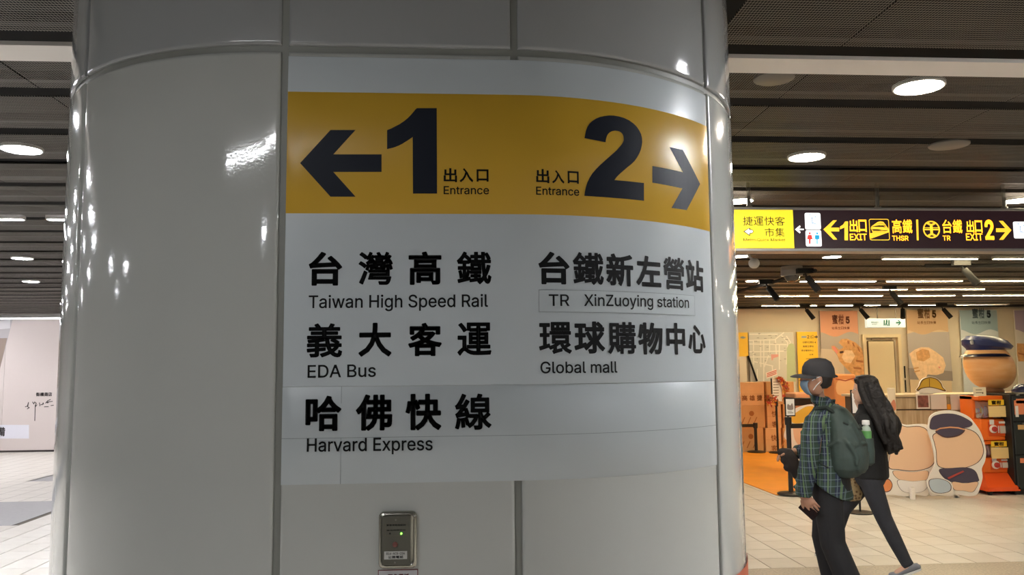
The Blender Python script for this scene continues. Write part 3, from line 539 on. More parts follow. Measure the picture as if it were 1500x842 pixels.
big.poly(crop(410, 120, 4.009, [(805,156),(921,156),(923,657),(782,657),(780,325),(758,341),(740,352),(720,365),(700,375),(680,383),(665,388),(630,396),(630,285),(655,275),(680,262),(705,249),(730,232),(752,214),(770,195),(785,178),(795,165)]))
big.poly(crop(740, 120, 3.66, [(423,303),(430,265),(438,243),(450,225),(466,210),(485,198),(506,189),(530,184),(555,181),(580,182),(608,187),(635,195),(662,208),(685,225),(702,242),(715,262),(725,282),(730,305),(731,325),(728,345),(723,365),(715,385),(704,405),(690,425),(672,443),(650,460),(610,495),(595,510),(583,527),(740,543),(740,638),(422,612),(425,588),(430,565),(438,540),(450,515),(466,490),(485,468),(507,446),(530,425),(575,385),(594,368),(610,350),(621,337),(628,325),(632,315),(632,305),(630,291),(625,280),(617,272),(608,267),(597,264),(585,263),(572,265),(560,270),(550,279),(543,290),(538,306),(535,325)]))
big.poly(crop(740, 120, 3.66, [(785,452),(948,485),(912,418),(876,350),(948,365),(995,457),(1040,548),(1005,618),(968,688),(887,676),(945,572),(785,541)]))
big.build('lettering', M_NAVY, cs(.0031), way, .02, XB)
tx = Ink()
def put_chars(x0, y0, k, rows, bold):
    for c, (a, b2, c2, d2) in rows:
        xm = x0+(a+c2)/2/k
        s0, s1 = P(x0+a/k, y0+(b2+d2)/2/k)[0], P(x0+c2/k, y0+(b2+d2)/2/k)[0]
        zt, zb = P(xm, y0+b2/k)[1], P(xm, y0+d2/k)[1]
        bb = bold*(.72 if c in '灣鐵義營環購線運' else 1)
        tx.fit(c, bb, s0, zb, s1, zt)
put_chars(430, 350, 2.552, [('台',(57,48,183,175)),('灣',(243,48,372,172)),('高',(430,47,553,172)),('鐵',(610,47,740,170)),
    ('義',(50,315,183,443)),('大',(243,313,367,440)),('客',(428,313,555,438)),('運',(612,312,740,436)),
    ('哈',(45,585,180,718)),('佛',(233,580,370,717)),('快',(418,578,553,715)),('線',(603,577,740,713))], .034)
put_chars(770, 350, 3.8276, [('台',(70,72,245,255)),('鐵',(262,75,435,258)),('新',(448,83,600,265)),('左',(615,95,755,268)),('營',(768,103,885,285)),('站',(893,120,992,295)),
    ('環',(73,465,257,645)),('球',(270,462,442,643)),('購',(458,465,615,645)),('物',(627,468,765,648)),('中',(785,470,890,648)),('心',(907,482,1003,642))], .034)
def eng(text, x0, y0, k, a, c, ya, yb, cap, ink=None, bold=0):
    p, q = P(x0+a/k, y0+ya/k), P(x0+c/k, y0+yb/k); t = P(x0+a/k, y0+(ya-cap)/k)
    (ink or tx).run(text, p[0], q[0], p[1], q[1], t[1]-p[1], bold)
eng('Taiwan High Speed Rail', 430, 350, 2.552, 57, 727, 258, 253, 46, bold=.009)
eng('EDA Bus', 430, 350, 2.552, 53, 308, 518, 514, 46, bold=.009)
eng('Harvard Express', 430, 350, 2.552, 50, 520, 794, 788, 48, bold=.009)
eng('Global mall', 770, 350, 3.8276, 82, 512, 752, 748, 63, bold=.009)
tx.build('lettering', M_INK, cs(.0027), way, .02, XB)
ty_ = Ink()
def put2(x0, y0, k, rows):
    for c, (a, b2, c2, d2) in rows:
        q0, q1 = P(x0+a/k, y0+(b2+d2)/2/k), P(x0+c2/k, y0+(b2+d2)/2/k); xm = x0+(a+c2)/2/k
        ty_.fit(c, .026, q0[0], P(xm, y0+d2/k)[1], q1[0], P(xm, y0+b2/k)[1])
put2(410, 120, 4.009, [('出',(962,508,1040,590)),('入',(1055,508,1135,590)),('口',(1155,515,1225,587))])
put2(740, 120, 3.66, [('出',(165,468,235,543)),('入',(250,475,315,545)),('口',(333,480,392,546))])
eng('Entrance', 410, 120, 4.009, 962, 1228, 660, 660, 46, ty_, .009)
eng('Entrance', 740, 120, 3.66, 165, 395, 605, 611, 42, ty_, .009)
ty_.build('lettering', M_INK, cs(.0031), way, .02, XB)
# pasted name strip
c4 = crop(770, 350, 3.8276, [(72,285),(940,305),(940,418),(76,410)])
st = tag(skin(c4[0][0], c4[1][0], (c4[3][1], c4[0][1]), [(0, .0022), (.0006, .0032)]).build('name_sticker', mat('sticker_grey', 'c3cbce', .4), None, True), 'thin outlined sticker reading TR XinZuoying station pasted on the way sign', 'sticker')
fr = Ink(); fr.frame(c4[0][0], c4[3][1], c4[1][0], c4[0][1], .0007); fr.build('border', mat('film_line', '6c7577', .6), cs(.0035), st, .02, XB)
ts = Ink(); eng('TR', 770, 350, 3.8276, 128, 243, 375, 375, 63, ts, .008); eng('XinZuoying', 770, 350, 3.8276, 325, 710, 375, 380, 63, ts, .008); eng('station', 770, 350, 3.8276, 733, 910, 381, 386, 58, ts, .008)
ts.build('lettering', M_INK, cs(.0038), st, .02, XB)

# ------------------------------------------------------------------ call point and warning sticker
def fr2(px, py): q = ony(px, py, YF); return q.x, q.z
(ax, az), (bx, bz) = fr2(555, 831.5), fr2(611, 747.5)
dev = thing('call_point', 'steel call point box with a green lamp low on the white column', 'call point', ((ax+bx)/2, YF, az))
def rr(x0, z0, x1, z1, r, n=4):
    o = []
    for cx, cz, a0 in ((x1-r, z1-r, 0), (x0+r, z1-r, PI/2), (x0+r, z0+r, PI), (x1-r, z0+r, 1.5*PI)):
        o += [(cx+r*math.cos(a0+PI/2*i/n), cz+r*math.sin(a0+PI/2*i/n)) for i in range(n+1)]
    return o
hs = MB()
rings = []
for inset, y in ((0, 0), (0, -.010), (.002, -.013), (.006, -.0145), (.008, -.0125)):
    rings.append([(x, YF+y, z) for x, z in rr(ax+inset, az+inset, bx-inset, bz-inset, .012)])
hs.loft(rings); hs.build('housing', mat('housing_steel', 'b5b2a6', .25, .9), dev, True)
(cx0, cz0), (cx1, cz1) = fr2(560, 826), fr2(602, 753.5)
fp = MB().bbox(cx0, cx1, YF-.0165, YF-.012, cz0, cz1, .001).build('faceplate', mat('plate_dark', '6b695e', .4, .3), dev)
f3 = lambda y: (lambda x, z: Vector((x, y, z)))
lb = Ink(); (u0, v0), (u1, v1) = fr2(563.5, 817), fr2(597, 804.5); lb.rect(u0, v0, u1, v1); lb.build('name_label', mat('label_white', 'c9c9c2', .5), f3(YF-.0168), fp)
l1 = Ink(); wv = v1-v0; uw = u1-u0
l1.run('R16-ACS-C04', u0+uw*.1, u1-uw*.1, v0+wv*.58, v0+wv*.58, wv*.28, .01)
l1.cjk('公務電話', u0+uw*.17, u1-uw*.17, v0+wv*.1, v0+wv*.45, .02)
(u0, v0), (u1, v1) = fr2(567, 768.5), fr2(595, 765.3); l1.cjk('緊急求助按鈕鈴', u0, u1, v0, v1, .02)
(u0, v0), (u1, v1) = fr2(567, 775.5), fr2(595, 773); l1.cjk('使用時請按此', u0, u1, v0, v1, .02)
l1.build('lettering', M_INK, f3(YF-.0171), fp)
bk = Ink(); (u0, v0), (u1, v1) = fr2(565.5, 783), fr2(597, 764.2); bk.frame(u0, v0, u1, v1, .0004); bk.build('label_border', mat('label_tan', '80715c', .5), f3(YF-.0167), fp)
def dot(name, px, py, r, m, dep, par):
    x, z = fr2(px, py); mb = MB(); mb.loft([[(x+rr_*math.cos(2*PI*j/16), YF-y_, z+rr_*math.sin(2*PI*j/16)) for j in range(16)] for rr_, y_ in ((r, .0165), (r, .0165+dep*.6), (r*.6, .0165+dep))])
    return mb.build(name, m, par, True)
dot('lamp', 588.5, 779.3, .0022, mat('led_green', '7dff4a', .4, emit=5), .002, fp)
dot('lamp', 572, 779.3, .002, M_BLACK, .001, fp)
dot('button', 579.5, 795, .0062, mat('button_red', '7d4a42', .4), .003, fp)
dot('screw', 580.5, 759.5, .0022, M_STEEL, .001, fp); dot('screw', 579, 821.5, .0022, M_STEEL, .001, fp)
(ax, az), (bx, bz) = fr2(553.5, 866), fr2(612.5, 833)
ws = MB().box(ax, bx, YF-.0012, YF-.0002, az, bz).build('warning_sticker', mat('label_pale', 'c2c0c2', .4)); tag(ws, 'red bordered white sticker under the steel call point box', 'sticker')
wi = Ink(); wi.frame(ax, az, bx, bz, .0018); (u0, v0), (u1, v1) = fr2(568, 852), fr2(599, 839.5); wi.cjk('緊急電話', u0, u1, v0, v1, .04)
wi.build('lettering', mat('sticker_red', '7a1f22', .4), f3(YF-.0015), ws)

# ------------------------------------------------------------------ downlights, linear lamps, grilles
M_D = mat('downlight_glow', 'fff6ea', .5, emit=E_DOWN, emit_col='fff0dc')
M_DN = mat('downlight_glow_neutral', 'ffffff', .5, emit=E_DOWN, emit_col='f3f6fc')
M_L = mat('lamp_tube_glow', 'fff2cc', .5, emit=E_LINE, emit_col='ffe9b8')
M_LN = mat('lamp_tube_neutral', 'ffffff', .5, emit=E_LINE, emit_col='f6f8fc')
M_RIM = mat('lamp_rim', 'c9c7c2', .4)
R_D = .095
rim_me = {}
def disc_me(r, m): return MB().lathe([(0, .004), (r, .004), (r, 0), (0, 0)], n=28).mesh('diffuser', m)
ring_me = MB().loft([[(r*math.cos(2*PI*j/28), r*math.sin(2*PI*j/28), z) for j in range(28)] for r, z in ((R_D, .010), (R_D, -.002), (R_D+.004, -.005), (R_D+.010, -.004), (R_D+.012, .0), (R_D+.012, .012), (.002, .012))], False).mesh('trim_ring', M_RIM, True)
D1, D2 = disc_me(R_D, M_D), disc_me(R_D, M_DN)
M_DF = mat('downlight_glow_boosted', 'ffffff', .5, emit=E_DOWN*2.6, emit_col='fbfaff'); D3 = disc_me(R_D, M_DF)  # boosted glow for the added downlights far left
def downlight(x, y, label, warm=True, group='round ceiling downlights'):
    t = thing('ceiling_downlight', label, 'ceiling light', (x, y, CH-.003), group)
    for n, me in (('diffuser', D3 if (x < -6 and y > 6) else D1 if warm else D2), ('trim_ring', ring_me)):
        o = bpy.data.objects.new(n, me); COL.objects.link(o); o.parent = t
for (x, y), l, wm in [((2.01, 3.34), 'lit round downlight just beyond the pale ceiling strip, largest on the shop side', 1), ((2.03, 4.53), 'lit round downlight above the middle of the hanging exit sign, one row nearer', 1),
    ((2.07, 5.78), 'lit round downlight half hidden by the column above the yellow sign panel', 1), ((4.15, 5.71), 'lit round downlight at the picture edge above the hanging exit sign', 1),
    ((4.17, 8.78), 'lit round downlight just under the restroom pictograms of the hanging sign', 1), ((3.12, 8.73), 'lit round downlight just under the yellow market panel, touching the column', 1),
    ((4.19, 11.26), 'lit round downlight above the track lamp near the dome camera', 1), ((-2.31, 4.52), 'big lit round downlight on the hoarding side of the column', 0),
    ((-4.49, 8.91), 'small lit round downlight on the hoarding side, second from the column strip', 0), ((-5.51, 11.18), 'smallest lit round downlight nearest the pale hoarding', 0)]:
    downlight(x, y, l, bool(wm))
behind = 'unseen round downlight outside the picture, helping to light the hall'
downlight(-2.31, 3.40, 'round downlight beside the column mirrored at its left edge', False)
for x, y in ((-1.5,-2.0),(-3.55,3.3),(-4.7,3.4),(-5.85,3.45),(-3.85,4.3),(-4.43,4.78),(-5.86,4.44),(-3.5,5.75),(-4.57,5.82),(-5.67,5.95),(-7.2,2.2),(-7.2,1.1),(-9.8,1.5),(-10.1,6.4),(-8,4.4),(-8,7.2),
             (-6.5,7.4),(-8.5,9.6),(-8.6,12.2),(-7.6,14.2),(-10.6,11),(-10.6,14.4),(-7.4,16.6),(-10,17)):  # this row added out of view to brighten the left floor and hoarding
    downlight(x, y, behind, False, 'downlights outside the picture')
for x, y in ((3.4,-1.0),(5.6,-1.2),(7.8,-1),(3.6,-3.6),(6.2,-3.8),(4.4,-6.3),(5.6,1.2),(7.6,1.4),(8.4,3.4),(8.6,5.7),(7.2,4.5),(10.6,4.4),(2.9,-8),(8.8,-3.4),(10.5,7.5),(12,9.5),(12,12)):  # added out of view to light the column front and the shop side
    downlight(x, y, behind, x > 5 and y > 1, 'downlights outside the picture')
for i, (x, y) in enumerate([(1.34, 3.27), (2.71, 4.25)]):
    g = MB().lathe([(0, .0), (.08+.02*i, .0), (.084+.02*i, .003), (.084+.02*i, .01)], (x, y, CH-.007), 28).build('ceiling_grille', M_BEAM if 0 else mat('grille_grey', '6a655e', .5), None, True)
    tag(g, ['unlit grey round ceiling grille beside the column', 'unlit grey round ceiling grille above the exit 2 end of the hanging sign'][i], 'grille', 'round ceiling grilles')
rowname = {8.95: 'first', 11.36: 'second', 12.6: 'third', 13.75: 'fourth', 15.95: 'fifth'}
lamp_cnt = {}
def linlamp(x0, x1, y, label, warm=True, w=.05, group='long ceiling lamps'):
    t = thing('linear_lamp', label, 'ceiling light', ((x0+x1)/2, y, CH), group)
    MB().bbox(x0, x1, y-w/2-.012, y+w/2+.012, CH-.002, CH+.03, .001).build('lamp_body', M_RIM, t)
    MB().bbox(x0+.01, x1-.01, y-w/2, y+w/2, CH-.006, CH-.0025, .001).build('diffuser', M_L if warm else M_LN, t)
ordi = ['leftmost', 'second from the column', 'third from the column', 'fourth from the column', 'fifth from the column', 'sixth from the column']
for y, xs in ((8.95, [4.84, 6.15]), (11.36, [4.91, 6.19, 7.5]), (12.6, [6.07, 7.35]), (13.75, [4.97, 6.28, 7.58, 8.86]), (15.95, [6.1, 7.4, 8.72, 10.1])):
    for i, x in enumerate(xs):
        linlamp(x, x+1.12, y, 'warm ceiling lamp, %s in the %s row past the sign' % (['nearest the column', 'second from the column', 'third from the column', 'fourth from the column'][i], rowname[y]))
linlamp(-4.47, -3.35, 6.64, 'long white ceiling lamp at the left picture edge', False); linlamp(-3.17, -2.05, 6.64, 'long white ceiling lamp beside the column on the hoarding side', False)
def hit_ceiling(px, py, zc=CH):
    """where the mirror image seen in the column at a pixel lies on the ceiling"""
    s, z = ch(px, py); p = plan(s); n = (plan(s, 1)-p); p.z = z; d = (p-Vector((0, 0, CZ))).normalized(); r_ = d-2*d.dot(n)*n
    t = (zc-z)/r_.z
    return p+r_*t
print('streak', hit_ceiling(335, 190), hit_ceiling(400, 160), 'blob', hit_ceiling(388, 300), 'right', hit_ceiling(1000, 140), hit_ceiling(1000, 300), hit_ceiling(1057, 178), hit_ceiling(112, 168))

# lamps of the hall behind the viewpoint that mirror in the enamel
linlamp(-1.72, -.60, .18, 'long ceiling lamp over the viewer, mirrored as a streak in the enamel', False, .045, 'lamps outside the picture')
linlamp(1.90, 3.02, 2.17, 'long ceiling lamp beside the column, mirrored beside the number 2 arrow', False, .16, 'lamps outside the picture')
linlamp(3.17, 4.29, 2.17, 'second long ceiling lamp beside the column on the shop side', False, .08, 'lamps outside the picture')

# ------------------------------------------------------------------ hanging exit sign
YS = 5.55
def plane(Y):
    def q(px, py): v = ony(px, py, Y); return v.x, v.z
    return q
q = plane(YS)
hx0 = q(1062, 334)[0]; hx1 = q(1560, 334)[0]; ht, hb = q(1250, 303.5)[1], q(1250, 368)[1]
hs_ = thing('hanging_sign', 'backlit hanging exit sign with yellow market panel and brown direction panel', 'sign', ((hx0+hx1)/2, YS, hb))
M_ALU = mat('sign_aluminium', 'a9a6a2', .35, .6)
fr_ = MB().bbox(hx0, hx1, YS, YS+.14, ht-.020, ht, .004).bbox(hx0, hx1, YS, YS+.14, hb, hb+.022, .004).box(hx0, hx0+.02, YS, YS+.14, hb, ht).box(hx1-.02, hx1, YS, YS+.14, hb, ht)
fr_.build('frame', M_ALU, hs_)
MB().box(hx0+.01, hx1-.01, YS+.12, YS+.135, hb+.01, ht-.01).build('back_panel', M_ALU, hs_)
xs_ = q(1163, 334)[0]
M_SY = mat('lit_yellow', 'f5e22c', .4, emit=.75, emit_col='f8e631'); M_SB = mat('lit_brown', '2a1a1d', .3, emit=.5, emit_col='2d1c20')
M_SW = mat('lit_white', 'ffffff', .4, emit=.9, emit_col='fbfcff'); M_SG = mat('lit_gold', 'ffc830', .4, emit=.95, emit_col='ffcf38')
MB().box(hx0+.01, xs_, YS+.008, YS+.03, hb+.02, ht-.018).build('market_panel', M_SY, hs_)
MB().box(xs_+.004, hx1-.01, YS+.008, YS+.03, hb+.02, ht-.018).build('direction_panel', M_SB, hs_)
def cp(x0, y0, k, a, b2): return q(x0+a/k, y0+b2/k)
def box_run(ink, x0, y0, k, s, a, b2, c, d, bold, cjk=True):
    (u0, v1), (u1, v0) = cp(x0, y0, k, a, b2), cp(x0, y0, k, c, d)
    if cjk:
        n = len(s); p_ = (u1-u0)/n
        for i, c_ in enumerate(s): ink.fit(c_, bold, u0+(i+.04)*p_, v0, u0+(i+.96)*p_, v1)
    else: ink.run(s, u0, u1, v0, v0, v1-v0, bold)
ik = Ink(); K = 12.03
box_run(ik, 1070, 300, K, '捷運快客', 215, 200, 978, 362, .004); box_run(ik, 1070, 300, K, '市集', 600, 400, 972, 560, .004)
box_run(ik, 1070, 300, K, 'Metro Quick Market', 235, 585, 975, 640, .008, False)
ik.build('lettering', mat('sign_olive', '4a4210', .5), f3(YS+.0075), hs_)
def pix(ink, x0, y0, k, pts): ink.poly([cp(x0, y0, k, a, b2) for a, b2 in pts])
ar = [(232,465),(345,398),(360,405),(352,428),(392,430),(418,462),(392,500),(352,503),(356,540),(340,540)]
ao = Ink(); pix(ao, 1070, 300, K, ar); ao.build('arrow_outline', mat('sign_olive', '4a4210', .5), f3(YS+.0075), hs_)
ai = Ink(); pix(ai, 1070, 300, K, [(255,465),(338,412),(332,440),(385,442),(405,462),(385,490),(338,492),(342,525)]); ai.build('arrow', M_SW, f3(YS+.007), hs_)
K2 = 4.952
wi = Ink(); pix(wi, 1060, 290, K2, [(521,226),(556,196),(562,208),(546,220),(585,221),(585,231),(546,232),(562,245),(556,256)])
wi.build('arrow', M_SW, f3(YS+.0075), hs_)
for (x0, k, a, b2, c, d) in ((1060, K2, 590,106,710,228),(1060, K2, 596,232,716,350),(1280, 4.955, 1014, 170, 1130, 292)):
    (u0, v1), (u1, v0) = cp(x0, 290, k, a, b2), cp(x0, 290, k, c, d); wi = Ink(); wi.poly(rr(u0, v0, u1, v1, .012)); wi.build('pictogram_plate', M_SW, f3(YS+.0075), hs_)
def man_icon(ink, x0, y0, k, cx, ty, h, skirt=False):
    w_ = h*.3
    u, v = cp(x0, y0, k, cx, ty+h*.1); ink.oval(u, v, .1*h/k*YS/F*.95, .1*h/k*YS/F*.95, 12)
    if skirt: pix(ink, x0, y0, k, [(cx-w_*.5,ty+h*.24),(cx+w_*.5,ty+h*.24),(cx+w_*.8,ty+h*.62),(cx+w_*.25,ty+h*.62),(cx+w_*.25,ty+h),(cx-w_*.25,ty+h),(cx-w_*.25,ty+h*.62),(cx-w_*.8,ty+h*.62)])
    else: pix(ink, x0, y0, k, [(cx-w_*.6,ty+h*.24),(cx+w_*.6,ty+h*.24),(cx+w_*.6,ty+h*.58),(cx+w_*.3,ty+h*.58),(cx+w_*.3,ty+h),(cx+w_*.06,ty+h),(cx+w_*.06,ty+h*.6),(cx-w_*.06,ty+h*.6),(cx-w_*.06,ty+h),(cx-w_*.3,ty+h),(cx-w_*.3,ty+h*.58),(cx-w_*.6,ty+h*.58)])
a1 = Ink(); man_icon(a1, 1060, 290, K2, 628, 246, 85, True); a1.build('woman_pictogram', mat('pict_red', 'e03a35', .5, emit=.6, emit_col='e8453c'), f3(YS+.0065), hs_)
a2 = Ink(); man_icon(a2, 1060, 290, K2, 681, 246, 88); a2.build('man_pictogram', mat('pict_blue', '1f9fd0', .5, emit=.6, emit_col='28a8d8'), f3(YS+.0065), hs_)
a3 = Ink()
for x0, y0, k, dx in ((1060, 290, K2, 0), (1280, 290, 4.955, 424)):     # wheelchair and lift arrows, faint blue
    dy = 0 if not dx else 64
    c_ = cp(x0, y0, k, 648+dx, 196+dy); n_ = 20; pts = [(c_[0]+.018*math.cos(2*PI*i/n_), c_[1]+.018*math.sin(2*PI*i/n_)) for i in range(n_+1)]; a3.line(pts, .0015)
    a3.line([cp(x0, y0, k, 642+dx, 150+dy), cp(x0, y0, k, 646+dx, 180+dy), cp(x0, y0, k, 672+dx, 184+dy), cp(x0, y0, k, 680+dx, 206+dy)], .002)
    u, v = cp(x0, y0, k, 643+dx, 143+dy); a3.oval(u, v, .005, .005, 10)
    for X_, up in ((628, 1), (668, 0)):
        a3.line([cp(x0, y0, k, X_+dx, 118+dy), cp(x0, y0, k, X_+dx, 138+dy)], .0016)
        yy = 118 if up else 138; s_ = 8 if up else -8
        a3.line([cp(x0, y0, k, X_-9+dx, yy+s_+dy), cp(x0, y0, k, X_+dx, yy+dy), cp(x0, y0, k, X_+9+dx, yy+s_+dy)], .0016)
a3.build('lift_pictogram', mat('pict_pale_blue', '6f9fd0', .5, emit=.45, emit_col='7fb0dc'), f3(YS+.0065), hs_)
g_ = Ink()
pix(g_, 1060, 290, K2, [(727,226),(798,160),(825,160),(778,213),(842,213),(842,241),(778,241),(828,300),(800,300)])
pix(g_, 1060, 290, K2, [(848,205),(870,192),(885,168),(906,168),(906,305),(880,305),(880,212),(848,226)])
box_run(g_, 1060, 290, K2, '出口', 912, 155, 1046, 246, .028); box_run(g_, 1060, 290, K2, 'EXIT', 918, 258, 1044, 304, .018, False)
Q = (1265, 310, 16.84)
(u0, v1), (u1, v0) = cp(*Q, 140, 172), cp(*Q, 665, 702); o_, i_ = rr(u0, v0, u1, v1, .014), rr(u0+.005, v0+.005, u1-.005, v1-.005, .010)
for k in range(len(o_)):
    g_.put([o_[k], o_[(k+1) % len(o_)], i_[(k+1) % len(o_)], i_[k]], [(0, 1, 2, 3)])
pix(g_, *Q, [(165,530),(240,515),(190,400),(215,350),(300,290),(360,250),(430,232),(500,245),(560,320),(600,380),(645,430),(645,500),(200,660),(165,620)])
box_run(g_, *Q, '高鐵', 695, 185, 1235, 530, .016); box_run(g_, *Q, 'THSR', 715, 590, 1125, 705, .018, False)
pix(g_, *Q, [(1310,190),(1362,190),(1375,702),(1328,702)])
Q3 = (1280, 290, 4.955)
c0 = cp(*Q3, 423, 227); R_ = 68/4.955*YS/F
for k in range(28):
    a_, b_2 = 2*PI*k/28, 2*PI*(k+1)/28
    g_.put([(c0[0]+R_*math.cos(a_), c0[1]+R_*math.sin(a_)), (c0[0]+R_*math.cos(b_2), c0[1]+R_*math.sin(b_2)), (c0[0]+R_*.84*math.cos(b_2), c0[1]+R_*.84*math.sin(b_2)), (c0[0]+R_*.84*math.cos(a_), c0[1]+R_*.84*math.sin(a_))], [(0,1,2,3)])
g_.rect(c0[0]-R_*.9, c0[1]-R_*.08, c0[0]+R_*.9, c0[1]+R_*.08); g_.rect(c0[0]-R_*.9, c0[1]+R_*.16, c0[0]+R_*.9, c0[1]+R_*.24)
for s_ in (1, -1):
    g_.poly([(c0[0]-R_*.16, c0[1]), (c0[0]+R_*.16, c0[1]), (c0[0]+R_*.16, c0[1]+s_*R_*.45), (c0[0]+R_*.5, c0[1]+s_*R_*.62), (c0[0]+R_*.36, c0[1]+s_*R_*.8), (c0[0], c0[1]+s_*R_*.62), (c0[0]-R_*.36, c0[1]+s_*R_*.8), (c0[0]-R_*.5, c0[1]+s_*R_*.62), (c0[0]-R_*.16, c0[1]+s_*R_*.45)])
box_run(g_, *Q3, '台鐵', 496, 155, 652, 255, .016); box_run(g_, *Q3, 'TR', 504, 272, 562, 306, .018, False)
box_run(g_, *Q3, '出口', 672, 160, 798, 250, .028); box_run(g_, *Q3, 'EXIT', 672, 256, 796, 305, .018, False)
box_run(g_, *Q3, '2', 802, 155, 884, 303, .03)
pix(g_, *Q3, [(892,218),(960,218),(912,164),(942,164),(1004,232),(944,302),(914,302),(960,246),(892,246)])
g_.build('lettering', M_SG, f3(YS+.0075), hs_)
tk = Ink()                                           # dark lines inside the train badge
for a, b2 in (([(230,365),(330,348),(480,340),(560,350)], .0022), ([(215,440),(380,440),(540,462),(600,455)], .0022), ([(330,300),(480,290),(540,330)], .0012), ([(230,480),(420,490),(560,480)], .001)):
    tk.line([cp(*Q, *p_) for p_ in a], b2)
pix(tk, *Q, [(235,428),(380,430),(520,455),(380,468),(250,465)]); pix(tk, *Q, [(265,355),(400,330),(500,345),(555,385),(480,372),(300,370)])
tk.build('train_lines', M_SB, f3(YS+.007), hs_)
for px in (1102, 1292.5, 1480):
    x = q(px, 290)[0]; r_ = MB(); r_.tube([(x, YS+.07, ht-.002), (x, YS+.07, CH+.1)], .014, 10); r_.lathe([(0, 0), (.022, 0), (.022, .02), (0, .02)], (x, YS+.07, ht), 12)
    r_.build('hanging_rod', M_STEEL, hs_, True)

# ------------------------------------------------------------------ ceiling bits on the shop side
M_BLK = mat('matt_black', '0c0b0a', .8)
def cam_at(px, py, z): v = onz(px, py, z); return v
v = onz(1160, 402, CH-.05); c = thing('dome_camera', 'grey dome camera under the ceiling beside the black lamp track', 'camera', (v.x, v.y, CH-.05))
MB().lathe([(0, .1), (.13, .1), (.135, .03), (.13, -.02), (.0, -.02)], (v.x, v.y, CH-.05), 20).build('housing', mat('cam_grey', '9d968e', .4), c, True)
MB().lathe([(0, -.10), (.05, -.09), (.08, -.07), (.1, -.02)], (v.x, v.y, CH-.05), 20).build('dome', mat('smoked_dome', '2a2522', .08, coat=1), c, True)
v = onz(1104.5, 384, 2.7); t = thing('ceiling_speaker', 'small white bracket mounted ceiling spotlight beside the yellow market panel', 'spotlight', (v.x, v.y, 2.7))
MB().ell((v.x, v.y, 2.69), .055, .055, .055).build('head', mat('plastic_white', 'd8d2c8', .35), t, True); MB().tube([(v.x-.08, v.y, CH), (v.x-.05, v.y, 2.76), (v.x, v.y, 2.72)], .014, 8).build('bracket', mat('plastic_white', 'd8d2c8', .35), t, True)
a, b2 = onz(1080, 425, 2.78), onz(1290, 381, 2.78)
tr_ = thing('lamp_track', 'black lamp track running slantwise under the ceiling past the dome camera', 'lamp track', tuple(a))
a.z = b2.z = 2.80; a, b2 = onz(1080, 427, 2.81), onz(1195, 396, 2.81)
MB().tube([a, b2], .022, 4).build('rail', M_BLK, tr_)
def track_spot(px, py, z, label, dx=.12, group='black track spotlights'):
    v = onz(px, py, z); t = thing('track_spotlight', label, 'spotlight', (v.x, v.y, z), group)
    MB().box(v.x-.10, v.x+.10, v.y-.03, v.y+.03, z, z+.06).build('adapter', M_BLK, t)
    MB().tube([(v.x, v.y, z+.01), (v.x+dx*.3, v.y, z-.07)], .012, 6).build('arm', M_BLK, t)
    MB().tube([(v.x+dx*.2, v.y-.02, z-.05), (v.x+dx*1.2, v.y-.10, z-.23)], [.038, .045], 12).build('head', M_BLK, t, True)
for i, (px, py, z, lb_) in enumerate([(1122, 415.7, 2.785, 'black track spotlight between the small downlight and the dome camera'), (1179, 400.3, 2.785, 'black track spotlight just past the dome camera'),
    (1408, 388.7, 2.785, 'black track spotlight below EXIT 2 on the hanging sign'), (1303, 424, 2.80, 'black track spotlight above the cat poster with the reclining cat'),
    (1179, 449.8, 2.79, 'black track spotlight above the yellow map column'), (1258, 449.3, 2.79, 'black track spotlight above the corner of the peach poster'),
    (1322, 448.9, 2.79, 'black track spotlight above the beige poster'), (1379, 448.5, 2.79, 'black track spotlight between the beige and blue posters')]):
    track_spot(px, py, z, lb_, .1 if px != 1322 else -.05)
a, b2 = onz(1080, 450.4, 2.815), onz(1560, 447.4, 2.815)
t = tag(MB().tube([a, b2], .022, 4).build('lamp_track', M_BLK), 'black lamp track along the top of the poster wall', 'lamp track')
a, b2 = onz(1355, 389, 2.81), onz(1560, 388, 2.81)
t = tag(MB().tube([a, b2], .022, 4).build('lamp_track', M_BLK), 'black lamp track running level below EXIT 2 on the hanging sign', 'lamp track')

# ------------------------------------------------------------------ far wall behind the shop: map, posters, door
W_ = plane(YW-.01)
def rect_at(Y, px0, py0, px1, py1):
    q_ = plane(Y); (u0, v1), (u1, v0) = q_(px0, py0), q_(px1, py1); return u0, v0, u1, v1
def board(name, Y, r, m, parent=None, d=.02, b=.003):
    u0, v0, u1, v1 = r; return MB().bbox(u0, u1, Y-d, Y, v0, v1, b).build(name, m, parent)
YM = YW-.05
mp = thing('wall_map', 'large pale street map flanked by yellow direction columns', 'map', (plane(YM)(1140, 560)[0], YM, 1.3))
r_ = rect_at(YM, 1096, 487, 1166.5, 610); board('map_panel', YM, r_, mat('map_grey', 'c9c6bd', .5), mp)
ry = rect_at(YM, 1166.5, 486, 1202, 610); board('yellow_column', YM, ry, mat('map_yellow', 'f0bd2e', .5), mp)
ry2 = rect_at(YM, 1070, 487, 1096, 522); board('yellow_column', YM, ry2, mat('map_yellow', 'f0bd2e', .5), mp)
rw = rect_at(YM, 1070, 522, 1096, 610); board('blank_panel', YM, rw, mat('map_cream', 'ead9c4', .5), mp)
fm = f3(YM-.0215); C5 = (1085, 480, 10.53)
def wp(C, a, b2, Y=YM): return plane(Y)(C[0]+a/C[2], C[1]+b2/C[2])
rd = Ink()
random.seed(8)
